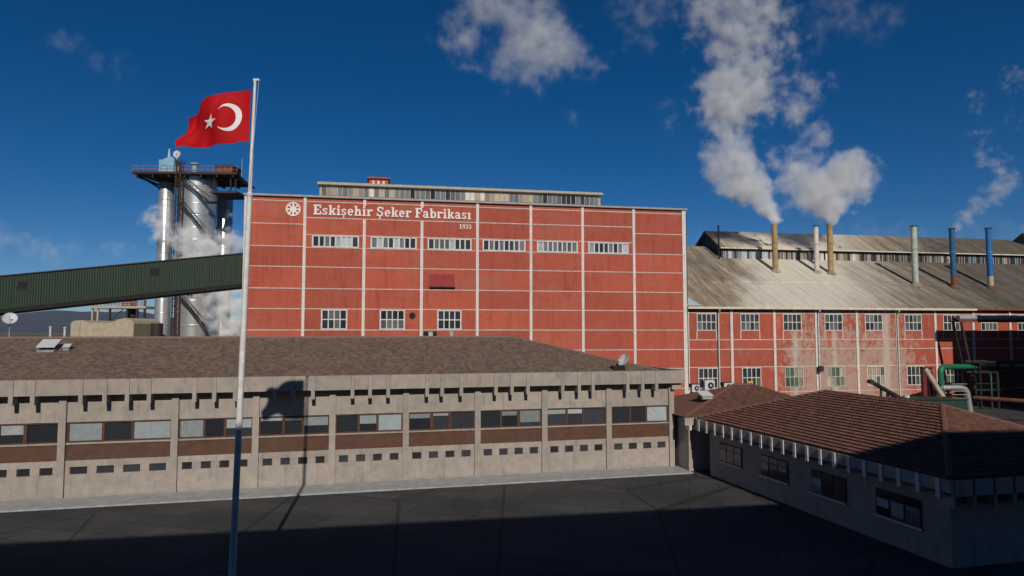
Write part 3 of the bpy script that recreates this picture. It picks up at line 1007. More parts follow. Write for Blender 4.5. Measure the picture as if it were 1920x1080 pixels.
# roof hatches
for (pxx, pyy, sx, sy, lab) in ((92, 657, 1.25, 1.5, "open grey metal roof hatch on the tiled office roof, the larger one"), (126, 657, .45, .6, "tiny grey roof vent beside the larger hatch on the tiled roof")):
    u, w, z = on_slope(pxx, pyy)
    t = empty("roof_hatch", G3(u, w, z+.02), G.a)
    sl = math.atan2(rz-ez, ym-y0_)
    t.rotation_euler = (0, 0, G.a)
    fm = MB()
    kx, ky = sx/2, sy/2
    for (c0, c1, d0, d1) in ((-kx, kx, -ky, -ky+.1), (-kx, kx, ky-.1, ky), (-kx, -kx+.1, -ky+.1, ky-.1), (kx-.1, kx, -ky+.1, ky-.1)):
        fm.box(c0, c1, d0, d1, -.1, .22)
    f_ = fm.build("kerb", M['grey'], t)
    lid = MB().box(-kx-.06, kx+.06, -.02, 2*ky, 0, .07).build("lid", M['lightgrey'], t)
    lid.location = (0, -ky, .23); lid.rotation_euler = (R(24), 0, 0)
    f_.rotation_euler = (sl, 0, 0)
    tag(t, lab, "roof hatch")
def dish(name, base, facing, tiltup, rad, pole_h, label):
    t = empty(name, base, 0)
    tag(t, label, "satellite dish")
    MB().tube([(0, 0, 0), (0, 0, pole_h)], .045, 8).build("mast", M['grey'], t)
    pr = [(rad*i/7, .35*rad*(i/7)**2) for i in range(8)]
    d_ = MB().lathe(pr + [(rad*1.02, .35*rad), (rad*.99, .35*rad+.03)] + [(r_, z_+.03) for r_, z_ in reversed(pr[1:-1])], n=28).build("dish", M['lightgrey'], t, True)
    d_.location = (0, 0, pole_h)
    d_.rotation_euler = (R(90)-tiltup, 0, facing)
    arm = MB().tube([(0, -rad*.9, rad*.2), (0, -.05, rad*.95)], .025, 6)
    arm.tube([(0, -.05, rad*.95), (0, 0, rad*.80)], .06, 8)
    arm = arm.build("feed_arm", M['grey'], t)
    arm.location = d_.location; arm.rotation_euler = d_.rotation_euler
    return t
u, w, z = G.hit(17, 634, ym)[0], ym, rz
dish("satellite_dish", G3(u, w, rz+.1), R(35), R(30), .55, 1.55, "satellite dish on a mast at the far left of the tiled ridge")
u, w, z = on_slope(1172, 692)
dish("satellite_dish", G3(u, w, z), R(-62), R(32), .62, .75, "white satellite dish low on the office roof by its hip")
t = empty("roof_box", G3(*on_slope(1159, 694)), G.a)
tag(t, "small black box on the tiles left of the white dish", "box")
MB().box(-.6, .6, -.25, .25, 0, .35).build("body", M['black'], t)
MB().box(-.66, .66, -.3, .3, .352, .40).build("lid", M['dark'], t)
for pxx, hh in ((94, 1.0), (121, .95)):
    u = G.hit(pxx, 630, ym+1.5)[0]
    t = empty("vent_pipe", G3(u, ym+1.5, rz-.4), G.a)
    tag(t, "white vent pipe behind the tiled ridge, " + ("nearer the left dish" if pxx < 100 else "nearer the beige tank"), "vent pipe", "vent pipes on the ridge")
    MB().tube([(0, 0, 0), (0, 0, hh+.35)], .09, 10).build("pipe", M['lightgrey'], t)
    MB().lathe([(.09, hh+.352), (.14, hh+.36), (.14, hh+.42), (.02, hh+.48)], n=10).build("cap", M['lightgrey'], t)

# ------------------------------------------------------------------ low hip-roofed annexes on the right
D = 7.3
AX = Frame(14.2, 21.85, 34.6)
ann = empty("annex_building", AX.P(0, 0), AX.a)
tag(ann, "low annex with reddish brown tiled hip roof at the bottom right", "annex")
aez, hA, rA = EYE - D, 7.04, 2.65
LA = 24.8                                   # along w
WA = 2*hA
tiled("side_slope", M['tile2'], ann, (0, LA, aez), (0, 0, aez), (hA, LA-hA, aez+rA), (hA, hA, aez+rA))
tiled("front_slope", M['tile2'], ann, (0, 0, aez), (WA, 0, aez), (hA, hA, aez+rA), (hA, hA, aez+rA))
MB().add([(WA, 0, aez), (WA, LA, aez), (hA, LA-hA, aez+rA), (hA, hA, aez+rA), (0, LA, aez)], [(0, 1, 2, 3), (1, 4, 2)]).build("rear_slope", M['tile2'], ann)
for p in (((0, 0), (hA, hA)), ((0, LA), (hA, LA-hA)), ((WA, 0), (hA, hA))):
    ridge_caps(ann, M['tile2'], (p[0][0], p[0][1], aez+.05), (p[1][0], p[1][1], aez+rA))
ridge_caps(ann, M['tile2'], (hA, hA, aez+rA), (hA, LA-hA, aez+rA))
# bracketed eaves all round the two seen sides
box("eaves_side", M['cream'], ann, -.12, .1, -.12, LA+.1, aez-.72, aez-.08)
nb_ = 20
for i in range(nb_):
    y = .6 + (LA-1.0)*i/(nb_-1)
    box("bracket", M['white'], ann, -.17, .72, y-.13, y+.13, aez-1.05, aez-.725)
    box("eaves_rib", M['white'], ann, -.18, -.125, y-.13, y+.13, aez-.72, aez-.1)
nb_ = 11
for i in range(nb_):
    x = .0 + WA*i/nb_
    box("eaves_panel", M['cream'], ann, x+.16, x+WA/nb_-.16+.14, -.12, .1, aez-.92, aez-.1)
    box("bracket", M['cream'], ann, x+.005, x+.155, -.15, .72, aez-1.5, aez-.925)
box("wall", M['cream'], ann, .72, WA-.7, .722, LA-.7, 0, aez-.3)
for i in range(4):
    y0 = 2.5 + i*5.6
    wb = box("window", M['brown'], ann, .66, .719, y0, y0+3.2, 1.5, 3.0)
    box("sill", M['white'], wb, .52, .657, y0-.1, y0+3.3, 1.40, 1.498)
    for k in range(3):
        box("pane", M['glass2' if random.random() < .4 else 'glass'], wb, .63, .659, y0+.08+k*1.05, y0+1.02+k*1.05, 1.58, 2.5)
        box("pane", M['glass'], wb, .63, .659, y0+.08+k*1.05, y0+1.02+k*1.05, 2.56, 2.92)
        if random.random() < .5:
            box("blind", M['blind'], wb, .618, .628, y0+.12+k*1.05, y0+.98+k*1.05, random.choice([1.7, 2.0, 2.2]), 2.48)
# second annex behind
BX = Frame(14.2, *AX.P(0, LA+.6).xy)
an2 = empty("annex_building", BX.P(0, 0), BX.a)
tag(an2, "second tiled annex behind, wedged between the office corner and the red wing", "annex")
hB, rB = 5.6, 2.15
xl = -.8
xh = xl + 8.2
xr = 15.0
tiled("front_slope", M['tile2'], an2, (xl, 0, aez), (xr, 0, aez), (xh, hB, aez+rB), (xr-hB, hB, aez+rB))
MB().add([(xl, 0, aez), (xr, 0, aez), (xr, 2*hB, aez), (xl, 2*hB, aez), (xh, hB, aez+rB-.02), (xr-hB, hB, aez+rB-.02)], [(1, 2, 5), (3, 0, 4), (2, 3, 4, 5)]).build("rear_slope", M['tile2'], an2)
ridge_caps(an2, M['tile2'], (xh, hB, aez+rB), (xr-hB, hB, aez+rB))
ridge_caps(an2, M['tile2'], (xl, 0, aez+.03), (xh, hB, aez+rB))
box("wall", M['cream'], an2, xl+.6, xr-.6, .6, 2*hB-.6, 0, aez-.25)
box("eaves", M['cream'], an2, xl-.1, xr+.1, -.1, .12, aez-.7, aez-.06)
for i in range(4):
    box("bracket", M['white'], an2, xl+.3+i*.75, xl+.5+i*.75, -.15, .6, aez-1.1, aez-.705)
t = empty("roof_hatch", BX.P(2.9, 3.2, aez+rB*3.2/hB+.05), BX.a)
tag(t, "grey roof hatch on the reddish tiles of the rear annex", "roof hatch")
MB().box(-.5, .5, -.5, .5, -.1, .15).build("kerb", M['grey'], t)
l_ = MB().box(-.6, .6, 0, 1.1, 0, .06).build("lid", M['lightgrey'], t)
l_.location = (0, -.55, .16); l_.rotation_euler = (R(20), 0, 0)

# ------------------------------------------------------------------ flag and pole
PY = 30.0
top = at(478.5, 151, PY)
botp = at(450, 760, PY)
dirp = (botp - top) / (botp.z - top.z)
base = top + dirp * (0 - top.z)
pole = empty("flagpole", base)
tag(pole, "tall white flagpole in front of the office block", "flagpole")
loc = lambda p: p - base
mid = top + dirp * (at(462, 366, PY).z - top.z)
MB().tube([(0, 0, 0), loc(mid)], [.15, .115], 16).build("lower_tube", M['pole'], pole, True)
MB().tube([loc(mid), loc(top)], [.088, .062], 14).build("upper_tube", M['pole'], pole, True)
MB().lathe([(.116, -.06), (.14, -.05), (.14, .06), (.09, .12)], loc(mid), 16).build("joint_sleeve", M['pole'], pole)
tp = loc(top)
MB().box(tp.x-.08, tp.x+.20, tp.y-.06, tp.y+.06, tp.z-.02, tp.z+.07).build("truck", M['pole'], pole)
MB().tube([tp + Vector((.17, 0, 0)), loc(mid) + Vector((.02, -.125, .2))], .009, 5).build("halyard", M['lightgrey'], pole)
# flag: top and bottom edge measured, ripples in depth
def edge(pts):
    L = [at(240 + x/3.086, 130 + y/3.086, PY) for x, y in pts]
    acc = [0]
    for i in range(1, len(L)): acc.append(acc[-1] + (L[i]-L[i-1]).length)
    def f(s):
        d = s*acc[-1]
        for i in range(1, len(L)):
            if d <= acc[i] + 1e-9:
                return L[i-1].lerp(L[i], (d-acc[i-1])/(acc[i]-acc[i-1]))
        return L[-1]
    return f
Te = edge([(708, 113), (630, 124), (550, 135), (490, 160), (430, 210), (380, 245), (335, 270)])
Be = edge([(700, 415), (650, 422), (610, 432), (440, 440), (360, 450), (295, 460)])
def fl(s, t):
    a_, b_ = Te(s), Be(s)
    tt = t
    p = a_.lerp(b_, tt)
    # left (fly) edge bows inward at mid height
    if s > .75:
        k = (s-.75)/.25
        p.x += .05*k*math.exp(-((t-.35)/.18)**2)
        p.x -= .22*k*math.exp(-((t-.74)/.16)**2)
    amp = .05 + .32*s
    p.y += amp*(math.sin(7.5*s + 2.6*t + .4) + .45*math.sin(15*s - 3.5*t + 1.2))
    return p
NS, NTT = 44, 26
fm = MB()
for j in range(NTT+1):
    for i in range(NS+1):
        fm.v.append(tuple(fl(i/NS, j/NTT)))
for j in range(NTT):
    for i in range(NS):
        a_ = j*(NS+1)+i
        fm.f.append((a_, a_+1, a_+NS+2, a_+NS+1))
def cloth(name, c):
    t = NT(name)
    t.set(.75, 0, .2)
    g_ = t.n("NewGeometry").outputs["Position"]
    t.col(t.mix(t.noise(g_, 3, 4), tuple(x*.85 for x in c), tuple(min(1, x*1.15) for x in c)))
    t.bump(t.noise(g_, 60, 2), .004, .3)
    return t.m
M['flagred'] = cloth("flag_red", (.44, .004, .008))
M['flagwhite'] = cloth("flag_white", (.78, .76, .76))
flag = fm.build("flag", M['flagred'], None, True)
tag(flag, "red flag with white crescent and star flying from the pole", "flag")
def decal(name, ring, parent):
    """thin printed shape lying on the cloth, both faces"""
    mb = MB()
    n = len(ring)
    for sgn in (-1, 1):
        b0 = len(mb.v)
        for (s, t) in ring:
            p = fl(s, t)
            e = .01
            nn = (fl(min(1, s+e), t)-fl(s-e, t)).cross(fl(s, t+e)-fl(s, t-e)).normalized()
            mb.v.append(tuple(p + nn*.012*sgn))
        yield_f = [(b0+i, b0+i+1, b0+n-2-i, b0+n-1-i) for i in range(n//2-1)]
        mb.f += yield_f
    return mb.build(name, M['flagwhite'], parent)
# crescent: outer arc paired with inner arc (quad strip), in flag coordinates
cx, cy, ro = .295, .50, .225      # s centre, t centre, s-radius scaled below
asp = 1.55                         # flag length over height
def cres():
    outer, inner = [], []
    ci, ri = cx + .0625*.75, ro*.80
    a_lim = R(143)
    n = 26
    for i in range(n+1):
        a_ = -a_lim + 2*a_lim*i/n
        outer.append((cx - ro/asp*1.22*math.cos(a_), cy + ro*1.18*math.sin(a_)))
    # end points shared, inner arc through them
    e0 = outer[0]
    for i in range(n+1):
        a_ = -R(126) + 2*R(126)*i/n
        inner.append((ci - ri/asp*1.22*math.cos(a_), cy + ri*1.18*math.sin(a_)))
    return outer + inner[::-1]
decal("crescent", cres(), flag)
def star():
    mb = MB()
    sx, sy, r1, r2 = .575, .50, .15, .058
    for sgn in (-1, 1):
        b0 = len(mb.v)
        pts = [(sx, sy)]
        for k in range(10):
            r_ = r1 if k % 2 == 0 else r2
            a_ = 2*math.pi*k/10
            pts.append((sx - r_/asp*1.25*math.cos(a_), sy + r_*math.sin(a_)))
        for s, t in pts:
            e = .01
            nn = (fl(s+e, t)-fl(s-e, t)).cross(fl(s, t+e)-fl(s, t-e)).normalized()
            mb.v.append(tuple(fl(s, t) + nn*.02*sgn))
        mb.f += [(b0, b0+1+k, b0+1+(k+1) % 10) for k in range(10)]
    return mb.build("star", M['flagwhite'], flag)
star()

# ------------------------------------------------------------------ conveyor gallery on the left
CW = 4.0
p0 = F.hit(-60, 523, CW); p0b = F.hit(-60, 588, CW)
p1 = F.hit(452, 475, CW); p1b = F.hit(452, 533, CW)
u_a, u_b = p0[0], -.63
sl_t = (p1[1]-p0[1])/(p1[0]-p0[0]); sl_b = (p1b[1]-p0b[1])/(p1b[0]-p0b[0])
zt = lambda u: p0[1] + sl_t*(u-p0[0])
zb = lambda u: p0b[1] + sl_b*(u-p0b[0])
u_a = u_a - 25
con = empty("conveyor_gallery", F.P(u_b, CW), F.a)
tag(con, "inclined dark green sheet-metal conveyor gallery entering the tall block", "conveyor")
def cq(a0, a1, w0, w1, f0, f1, g0, g1):
    return [(a0-u_b, w0, f0), (a1-u_b, w0, f1), (a1-u_b, w1, f1), (a0-u_b, w1, f0), (a0-u_b, w0, g0), (a1-u_b, w0, g1), (a1-u_b, w1, g1), (a0-u_b, w1, g0)]
npn = 34
for i in range(npn):
    a0, a1 = u_a + (u_b-u_a)*i/npn, u_a + (u_b-u_a)*(i+1)/npn
    j = random.uniform(0, .02)
    MB().hexa(cq(a0+.01, a1-.01, -j, .12, zb(a0)+.1, zb(a1)+.1, zt(a0)-.1, zt(a1)-.1)).build("side_panel", M['greensheet'], con)
MB().hexa(cq(u_a, u_b, .13, 3.4, zb(u_a)+.08, zb(u_b)+.08, zt(u_a)-.12, zt(u_b)-.12)).build("body", M['greensheet'], con)
MB().hexa(cq(u_a, u_b, -.18, 3.6, zt(u_a)-.09, zt(u_b)-.09, zt(u_a)+.06, zt(u_b)+.06)).build("roof", M['dark'], con)
MB().hexa(cq(u_a, u_b, -.10, 3.5, zb(u_a)-.42, zb(u_b)-.42, zb(u_a)+.07, zb(u_b)+.07)).build("bottom_beam", M['black'], con)
for pxx, pyy in ((42, 535), (290, 509)):
    u, z = F.hit(pxx, pyy, CW-.05)
    w_ = MB().box(u-u_b-.72, u-u_b+.72, -.06, .05, z-.62, z+.62).build("window", M['dark'], con)
    MB().box(u-u_b-.62, u-u_b+.62, -.075, -.062, z-.52, z+.52).build("pane", M['black'], w_)
for uu in (-46, -68):
    for w0 in (.3, 2.9):
        MB().bar((uu-u_b, w0, 0), (uu-u_b, w0, zb(uu)-.42), .5).build("trestle_leg", M['dark'], con)

# ------------------------------------------------------------------ silver towers and platform
TY = 125.0
def X(px_, Y=TY): return at(px_, 620, Y).x
def Z(py_, Y=TY): return at(960, py_, Y).z
S = TY/1280
def cyl(name, px0, px1, ytop, mat, label, Y=TY, dome=False, bands=6, cat="silo"):
    c = at((px0+px1)/2, 500, Y)
    r = (px1-px0)/2*Y/1280
    h = at(960, ytop, Y).z
    t = empty(name, (c.x, Y, 0))
    tag(t, label, cat)
    MB().lathe([(r, 0), (r, h), (r*.98, h+.05)] + ([(r*.7, h+.5), (0.01, h+.7)] if dome else [(0.01, h+.15)]), n=40).build("shell", mat, t, True)
    for k in range(bands):
        z = h*(k+.6)/bands
        MB().lathe([(r+.002, z-.09), (r+.07, z-.07), (r+.07, z+.07), (r+.002, z+.09)], n=40).build("hoop", M['grey'], t)
    return t, c, r, h
big, cb_, rb_, hb_ = cyl("silo_tower", 334, 401, 334, M['silver'], "broad silver metal tower wrapped in steam behind the conveyor", bands=8)
slim, cs_, rs_, hs_ = cyl("silo_tower", 294, 321, 344, M['silver'], "slim silver pipe tower left of the broad one", bands=5)
shrt, c3_, r3_, h3_ = cyl("silo_tower", 403, 433, 362, M['silver'], "dark-sided silver tower tucked behind the broad one's right edge", TY+7, bands=5)
# rails and stairs on the broad tower
def stair(parent, a, b, org):
    a, b = a-org, b-org
    st = empty("stair", (0, 0, 0)); st.parent = parent
    for dy in (0, -.75):
        o_ = Vector((0, dy, 0))
        MB().bar(a+o_, b+o_, .08, .22).build("stringer", M['dark'], st)
        MB().bar(a+o_+Vector((0, 0, 1.0)), b+o_+Vector((0, 0, 1.0)), .07).build("handrail", M['dark'], st)
    n = 16
    tr = MB()
    for i in range(n+1):
        p = a.lerp(b, i/n)
        tr.box(p.x-.13, p.x+.13, p.y-.73, p.y-.02, p.z-.03, p.z+.03)
    tr.build("treads", M['dark'], st)
    for i in range(0, n+1, 4):
        p = a.lerp(b, i/n)
        MB().bar(p+Vector((0, -.75, 0)), p+Vector((0, -.75, 1)), .06).build("rail_post", M['dark'], st)
org = Vector((cb_.x, TY, 0))
fy = TY - rb_ - .1
for (a_, b_) in (((347, 343), (395, 380)), ((338, 380), (386, 436)), ((341, 560), (386, 612))):
    stair(big, at(*a_, fy), at(*b_, fy), org)
lp = at(400, 615, fy)
box("landing", M['dark'], big, lp.x-org.x-1.7, lp.x-org.x+.9, -rb_-1.2, -rb_+.5, lp.z-.1, lp.z+.12)
lp = at(398, 380, fy)
box("landing", M['dark'], big, lp.x-org.x-.9, lp.x-org.x+1.0, -rb_-1.2, -rb_+.5, lp.z-.1, lp.z+.12)
# steel lattice column
col = empty("lattice_column", (X(328, TY-4), TY-4, 0))
tag(col, "rusty brown lattice column between the two silver towers", "column")
ch = Z(300, TY-4)
for dx, dy in ((-.5, -.5), (.5, -.5), (.5, .5), (-.5, .5)):
    MB().box(dx*.8-.1, dx*.8+.1, dy-.1, dy+.1, 0, ch).build("upright", M['darkrust'], col)
k = 0
z = 1.0
while z < ch-2:
    s_ = 1 if k % 2 else -1
    MB().bar((-.5*s_, -.52, z), (.5*s_, -.52, z+1.8), .1).build("brace", M['darkrust'], col)
    MB().box(-.4, .4, -.58, -.46, z-.06, z+.06).build("tie", M['darkrust'], col)
    z += 1.8; k += 1
# platform deck on top
pl = empty("platform", (X(360), TY, Z(332)))
tag(pl, "rust-red railed platform on top of the silver towers", "platform")
pz = Z(332)
x0, x1 = X(262)-X(360), X(455)-X(360)
dk = MB().hexa([(x0, -4.5, -.35), (x1, -4.5, -.55), (x1-1.7, 6.5, -.55), (x0+1.5, 6.5, -.35), (x0, -4.5, .05), (x1, -4.5, -.15), (x1-1.7, 6.5, -.15), (x0+1.5, 6.5, .05)])
dk.build("deck", M['darkrust'], pl)
for i in range(7):
    xx = x0 + .8 + (x1-x0-1.6)*i/6
    MB().box(xx-.12, xx+.12, -4.3, 6.0, -.95, -.56).build("joist", M['dark'], pl)
for (a_, b_) in (((x0+.6, -3.5, -.4), (X(300)-X(360), -1.0, -2.6)), ((x1-.3, -3.5, -.6), (X(425)-X(360), -1, -3.4)), ((X(335)-X(360), -4, -.4), (X(347)-X(360), -3, -2.2))):
    MB().bar(a_, b_, .22).build("knee_brace", M['dark'], pl)
zz = lambda x: -.2*(x-x0)/(x1-x0)
for i in range(19):
    xx = x0 + (x1-x0)*i/18
    MB().bar((xx, -4.4, zz(xx)), (xx, -4.4, zz(xx)+1.15), .07).build("rail_post", M['pinkrail'], pl)
for hh in (.55, 1.12):
    MB().bar((x0, -4.4, hh), (x1, -4.4, hh-.2), .08).build("rail", M['pinkrail'], pl)
    MB().bar((x0+1.4, 6.2, hh), (x1-1.8, 6.2, hh-.2), .08).build("rail", M['pinkrail'], pl)
box("lower_deck", M['dark'], pl, X(404)-X(360), X(452)-X(360), -3.5, 3, -3.7, -3.35)
for xx in (X(410)-X(360), X(440)-X(360), X(449)-X(360)):
    MB().bar((xx, -3.4, -3.4), (xx, -3.4, -.5), .18).build("hanger", M['dark'], pl)
box("cabin", M['rust'], pl, X(405)-X(360), X(436)-X(360), -2, 2, -.1, 1.5)
box("cabin_roof", M['dark'], pl, X(403)-X(360), X(438)-X(360), -2.3, 2.3, 1.503, 1.75)
MB().bar((X(446)-X(360), 0, -.2), (X(446)-X(360), 0, 3.4), .09).build("mast", M['grey'], pl)
MB().bar((X(397)-X(360), 0, -.2), (X(397)-X(360), 0, 2.3), .3).build("mast", M['dark'], pl)
# pale blue machine on the platform
mc = empty("blue_machine", (X(309, TY-1), TY-1, pz+.06))
tag(mc, "pale blue machine with a thin spike on the platform's left end", "machine")
MB().box(-1.45, 1.3, -1.2, 1.2, .3, 2.7).build("housing", M['skyblue'], mc)
MB().lathe([(1.2, 2.703), (1.1, 2.95), (.5, 3.3), (.3, 3.5)], n=20).build("dome", M['skyblue'], mc, True)
MB().box(-1.3, 1.1, -1.0, 1.0, 0, .297).build("plinth", M['dark'], mc)
MB().tube([(-.25, 0, 3.0), (-.25, 0, 5.0)], [.28, .10], 10).build("spike", M['lightgrey'], mc)
MB().tube([(-.25, 0, 5.0), (-.25, 0, 6.3)], .07, 8).build("tip", M['dark'], mc)
MB().box(1.303, 2.1, -.7, .7, 0, 1.7).build("motor_box", M['skyblue'], mc)
MB().tube([(-1.1, -.3, 1.2), (-1.7, -.3, 1.2), (-1.7, -.3, 0.0)], .14, 8).build("elbow", M['grey'], mc)
wh = empty("round_fan", (X(321.5, TY-2), TY-2, pz+.06))
tag(wh, "round pale disc fan on a stem beside the blue machine", "fan")
zc = Z(290, TY-2) - pz
MB().tube([(0, 0, 0), (0, 0, zc-.5)], .12, 8).build("stem", M['lightgrey'], wh)
MB().tube([(0, -.15, zc), (0, .15, zc)], .66, 24).build("disc", M['lightgrey'], wh)
MB().tube([(0, -.22, zc), (0, -.152, zc)], .16, 12).build("hub", M['grey'], wh)
ln = empty("valve_wheel", (X(356, TY-3), TY-3, pz+.06)); tag(ln, "small blue-grey valve top at the middle of the platform railing", "valve")
MB().tube([(0, 0, 0), (0, 0, 1.5)], .5, 14).build("body", M['skyblue'], ln)
MB().tube([(0, 0, 1.5), (0, 0, 1.75)], .75, 16).build("wheel", M['grey'], ln)
# beige tank and the frame above it
TKY = 118.0
tk = empty("beige_tank", at(222, 632, TKY) * Vector((1, 1, 0)) if False else Vector((at(222, 632, TKY).x, TKY, 0)))
tag(tk, "beige walled tank with a humped top left of the silver towers", "tank")
kx = TKY/1280
prof_ = [(-62, 606), (-56, 602), (-42, 601), (-30, 606), (10, 606), (22, 600), (36, 597), (48, 601), (52, 607)]
vs = []
for yy in (-4, 5):
    for d_, py_ in prof_:
        vs.append((d_*kx, yy, at(960, py_, TKY).z))
n_ = len(prof_)
fs = [(i, i+1, n_+i+1, n_+i) for i in range(n_-1)]
b0 = len(vs)
for yy in (-4, 5):
    for d_, _ in prof_:
        vs.append((d_*kx, yy, 0))
fs += [(b0+i, b0+i+1, i+1, i) for i in range(n_-1)] + [(b0+n_+i+1, b0+n_+i, n_+i, n_+i+1) for i in range(n_-1)]
fs += [(b0, 0, n_, b0+n_), (b0+n_-1, b0+2*n_-1, 2*n_-1, n_-1)]
MB().add(vs, fs).build("wall", M['beige'], tk)
MB().box(-45*kx-.06, -45*kx+.06, -4.12, -4.01, 0, at(960, 603, TKY).z).build("pipe", M['grey'], tk)
MB().tube([(60*kx, 2, 0), (60*kx, 2, at(960, 606, TKY).z)], 1.0, 20).build("side_drum", M['dark'], tk, True)
fr = empty("steel_frame", (at(232, 600, 126).x, 126, 0))
tag(fr, "open steel frame with railed deck above the beige tank", "frame")
k6 = 126/1280
zd = at(960, 578, 126).z
for d_ in (-46, -36, -14, 18, 36, 50):
    MB().box(d_*k6-.16, d_*k6+.16, -2.2, -1.9, 0, zd+ (1.4 if d_ in (-46, 50) else 0)).build("upright", M['beige'] if d_ < -30 else M['dark'], fr)
MB().box(-48*k6, 54*k6, -2.5, 2.5, zd-.1, zd+.3).build("deck", M['beige'], fr)
for i in range(15):
    xx = (-44 + 96*i/14)*k6
    MB().box(xx-.04, xx+.04, -2.4, -2.32, zd+.3, zd+1.4).build("rail_post", M['pinkrail'], fr)
for hh in (.7, 1.05, 1.4):
    MB().box(-44*k6, 52*k6, -2.42, -2.34, zd+hh-.05, zd+hh+.05).build("rail", M['pinkrail'], fr)
MB().box(6*k6, 24*k6, -2, 0, zd+.302, zd+1.9).build("bin", M['beige'], fr)
MB().lathe([(.4, zd-2.4), (1.0, zd-1.6), (1.0, zd-.15)], (16*k6, 0, 0), 16).build("hopper", M['dark'], fr)
MB().bar((-14*k6, -2.0, zd-2.5), (10*k6, -2.0, zd-.2), .12).build("brace", M['dark'], fr)

# ------------------------------------------------------------------ plant in the shade at the right edge
def pipe_run(name, pts, rad, mat, label, cat="pipe", flanges=True):
    o0 = Vector((pts[0].x, pts[0].y, 0))
    t = empty(name, o0)
    tag(t, label, cat)
    ps = [p - o0 for p in pts]
    sm = []
    for i, p in enumerate(ps):     # round the corners
        if 0 < i < len(ps)-1:
            a_, b_ = (ps[i-1]-p), (ps[i+1]-p)
            k = min(a_.length, b_.length, rad*5)*.5
            a_, b_ = a_.normalized()*k, b_.normalized()*k
            for q_ in range(6):
                s = q_/5
                sm.append((p+a_).lerp(p, s).lerp(p.lerp(p+b_, s), s))
        else:
            sm.append(p)
    MB().tube(sm, rad, 14).build("pipe", mat, t, True)
    if flanges:
        for a_, b_ in ((ps[0], ps[1]), (ps[-1], ps[-2])):
            c = a_.lerp(b_, .08); d = (b_-a_).normalized()*.08
            MB().tube([c-d, c+d], rad*1.35, 14).build("flange", mat, t)
    return t
RY = 104.0
def A(x, y, Y=RY): return at(x, y, Y)
g0 = A(1766, 738); g0.z = A(1766, 738).z
pipe_run("green_pipe", [Vector((g0.x, RY, 0)), g0, A(1763, 688), A(1935, 686, RY+14)], .42, M['green'], "thick green pipe bending from upright to horizontal before the wing")
s0 = A(1760, 727)
pipe_run("silver_pipe", [A(1762, 727), A(1812, 727), A(1822, 790), Vector((A(1822, 790).x, RY, 0))], .42, M['silver'], "silver pipe elbow turning down behind the annex roof")
pipe_run("duct_tube", [A(1735, 692, RY-1), A(1778, 760, RY-3)], .36, M['beige'], "slanting beige tube beside the green pipe")
for i, xx in enumerate((1733, 1744)):
    t = empty("red_post", (A(xx, 735, RY+2).x, RY+2, 0))
    tag(t, ("left" if i == 0 else "right") + " one of two dark red posts behind the slanting tube", "post", "dark red posts")
    zt_ = A(xx, 690, RY+2).z
    MB().box(-.28, .28, -.28, .28, 0, zt_).build("shaft", M['darkred'], t)
    MB().box(-.4, .4, -.4, .4, zt_+.002, zt_+.12).build("cap_plate", M['dark'], t)
    MB().box(-.45, .45, -.45, .45, .01, .2).build("foot_plate", M['dark'], t)
bt = empty("belt_conveyor", (A(1660, 740, RY).x, RY, 0))
tag(bt, "short black belt conveyor leaning up to the wing's lower windows", "conveyor")
o0 = Vector((A(1660, 740, RY).x, RY, 0))
a_, b_ = A(1636, 716)-o0, A(1700, 752)-o0
for dy in (0, 1.0):
    MB().bar(a_+Vector((0, dy, 0)), b_+Vector((0, dy, 0)), .14, .4).build("side_frame", M['grey'] if dy else M['black'], bt)
MB().bar(a_+Vector((0, .5, .1)), b_+Vector((0, .5, .1)), .8, .08).build("belt", M['black'], bt)
MB().tube([a_+Vector((0, -.1, 0)), a_+Vector((0, 1.1, 0))], .32, 14).build("drum", M['dark'], bt)
MB().bar((b_.x, .5, 0), (b_.x, .5, b_.z), .25).build("support", M['dark'], bt)
MB().bar((a_.x+1.5, .5, 0), (a_.x+1.5, .5, a_.z-.8), .25).build("support", M['dark'], bt)
tb = empty("green_tank", (A(1745, 755, RY-6).x, RY-6, 0))
tag(tb, "flat grey-green tank top behind the annex ridge", "tank")
zt_ = A(1745, 748, RY-6).z
MB().box(-4.2, 4.2, -1.5, 1.5, 0, zt_).build("shell", M['darkgreen'], tb)
MB().box(-4.35, 4.35, -1.65, 1.65, zt_+.002, zt_+.2).build("lid", M['greensheet'], tb)
MB().tube([(-3.4, 0, zt_+.2), (-3.4, 0, zt_+.55)], .4, 14).build("manhole", M['lightgrey'], tb)
for k in range(5):
    MB().bar((2.4, -1.0, zt_+.2+.5*k), (4.6, -1.0, zt_+.2+.5*k), .08).build("rail", M['grey'], tb)
# pipe bridge in front of the top windows, on trestles
pb = empty("pipe_bridge", F.P(112, -3.2), F.a)
tag(pb, "dusty grey-brown pipe bridge running before the wing's top windows", "pipe bridge")
zb0 = F.hit(1760, 604, -3.2)[1]
MB().box(-2.2, 46, -1.0, 1.0, zb0, zb0+.28).build("deck", M['rust'], pb)
MB().tube([(-2.0, -.55, zb0+.72), (46, -.55, zb0+.72)], .42, 14).build("pipe", M['grey'], pb, True)
MB().tube([(-2.0, .5, zb0+.6), (46, .5, zb0+.6)], .3, 12).build("pipe", M['rust'], pb, True)
for xx in (-1.7, 14, 30, 45):
    for yy in (-.8, .8):
        MB().bar((xx+2.6 if xx < 0 else xx, yy, 0), (xx, yy, zb0), .3).build("leg", M['dark'], pb)
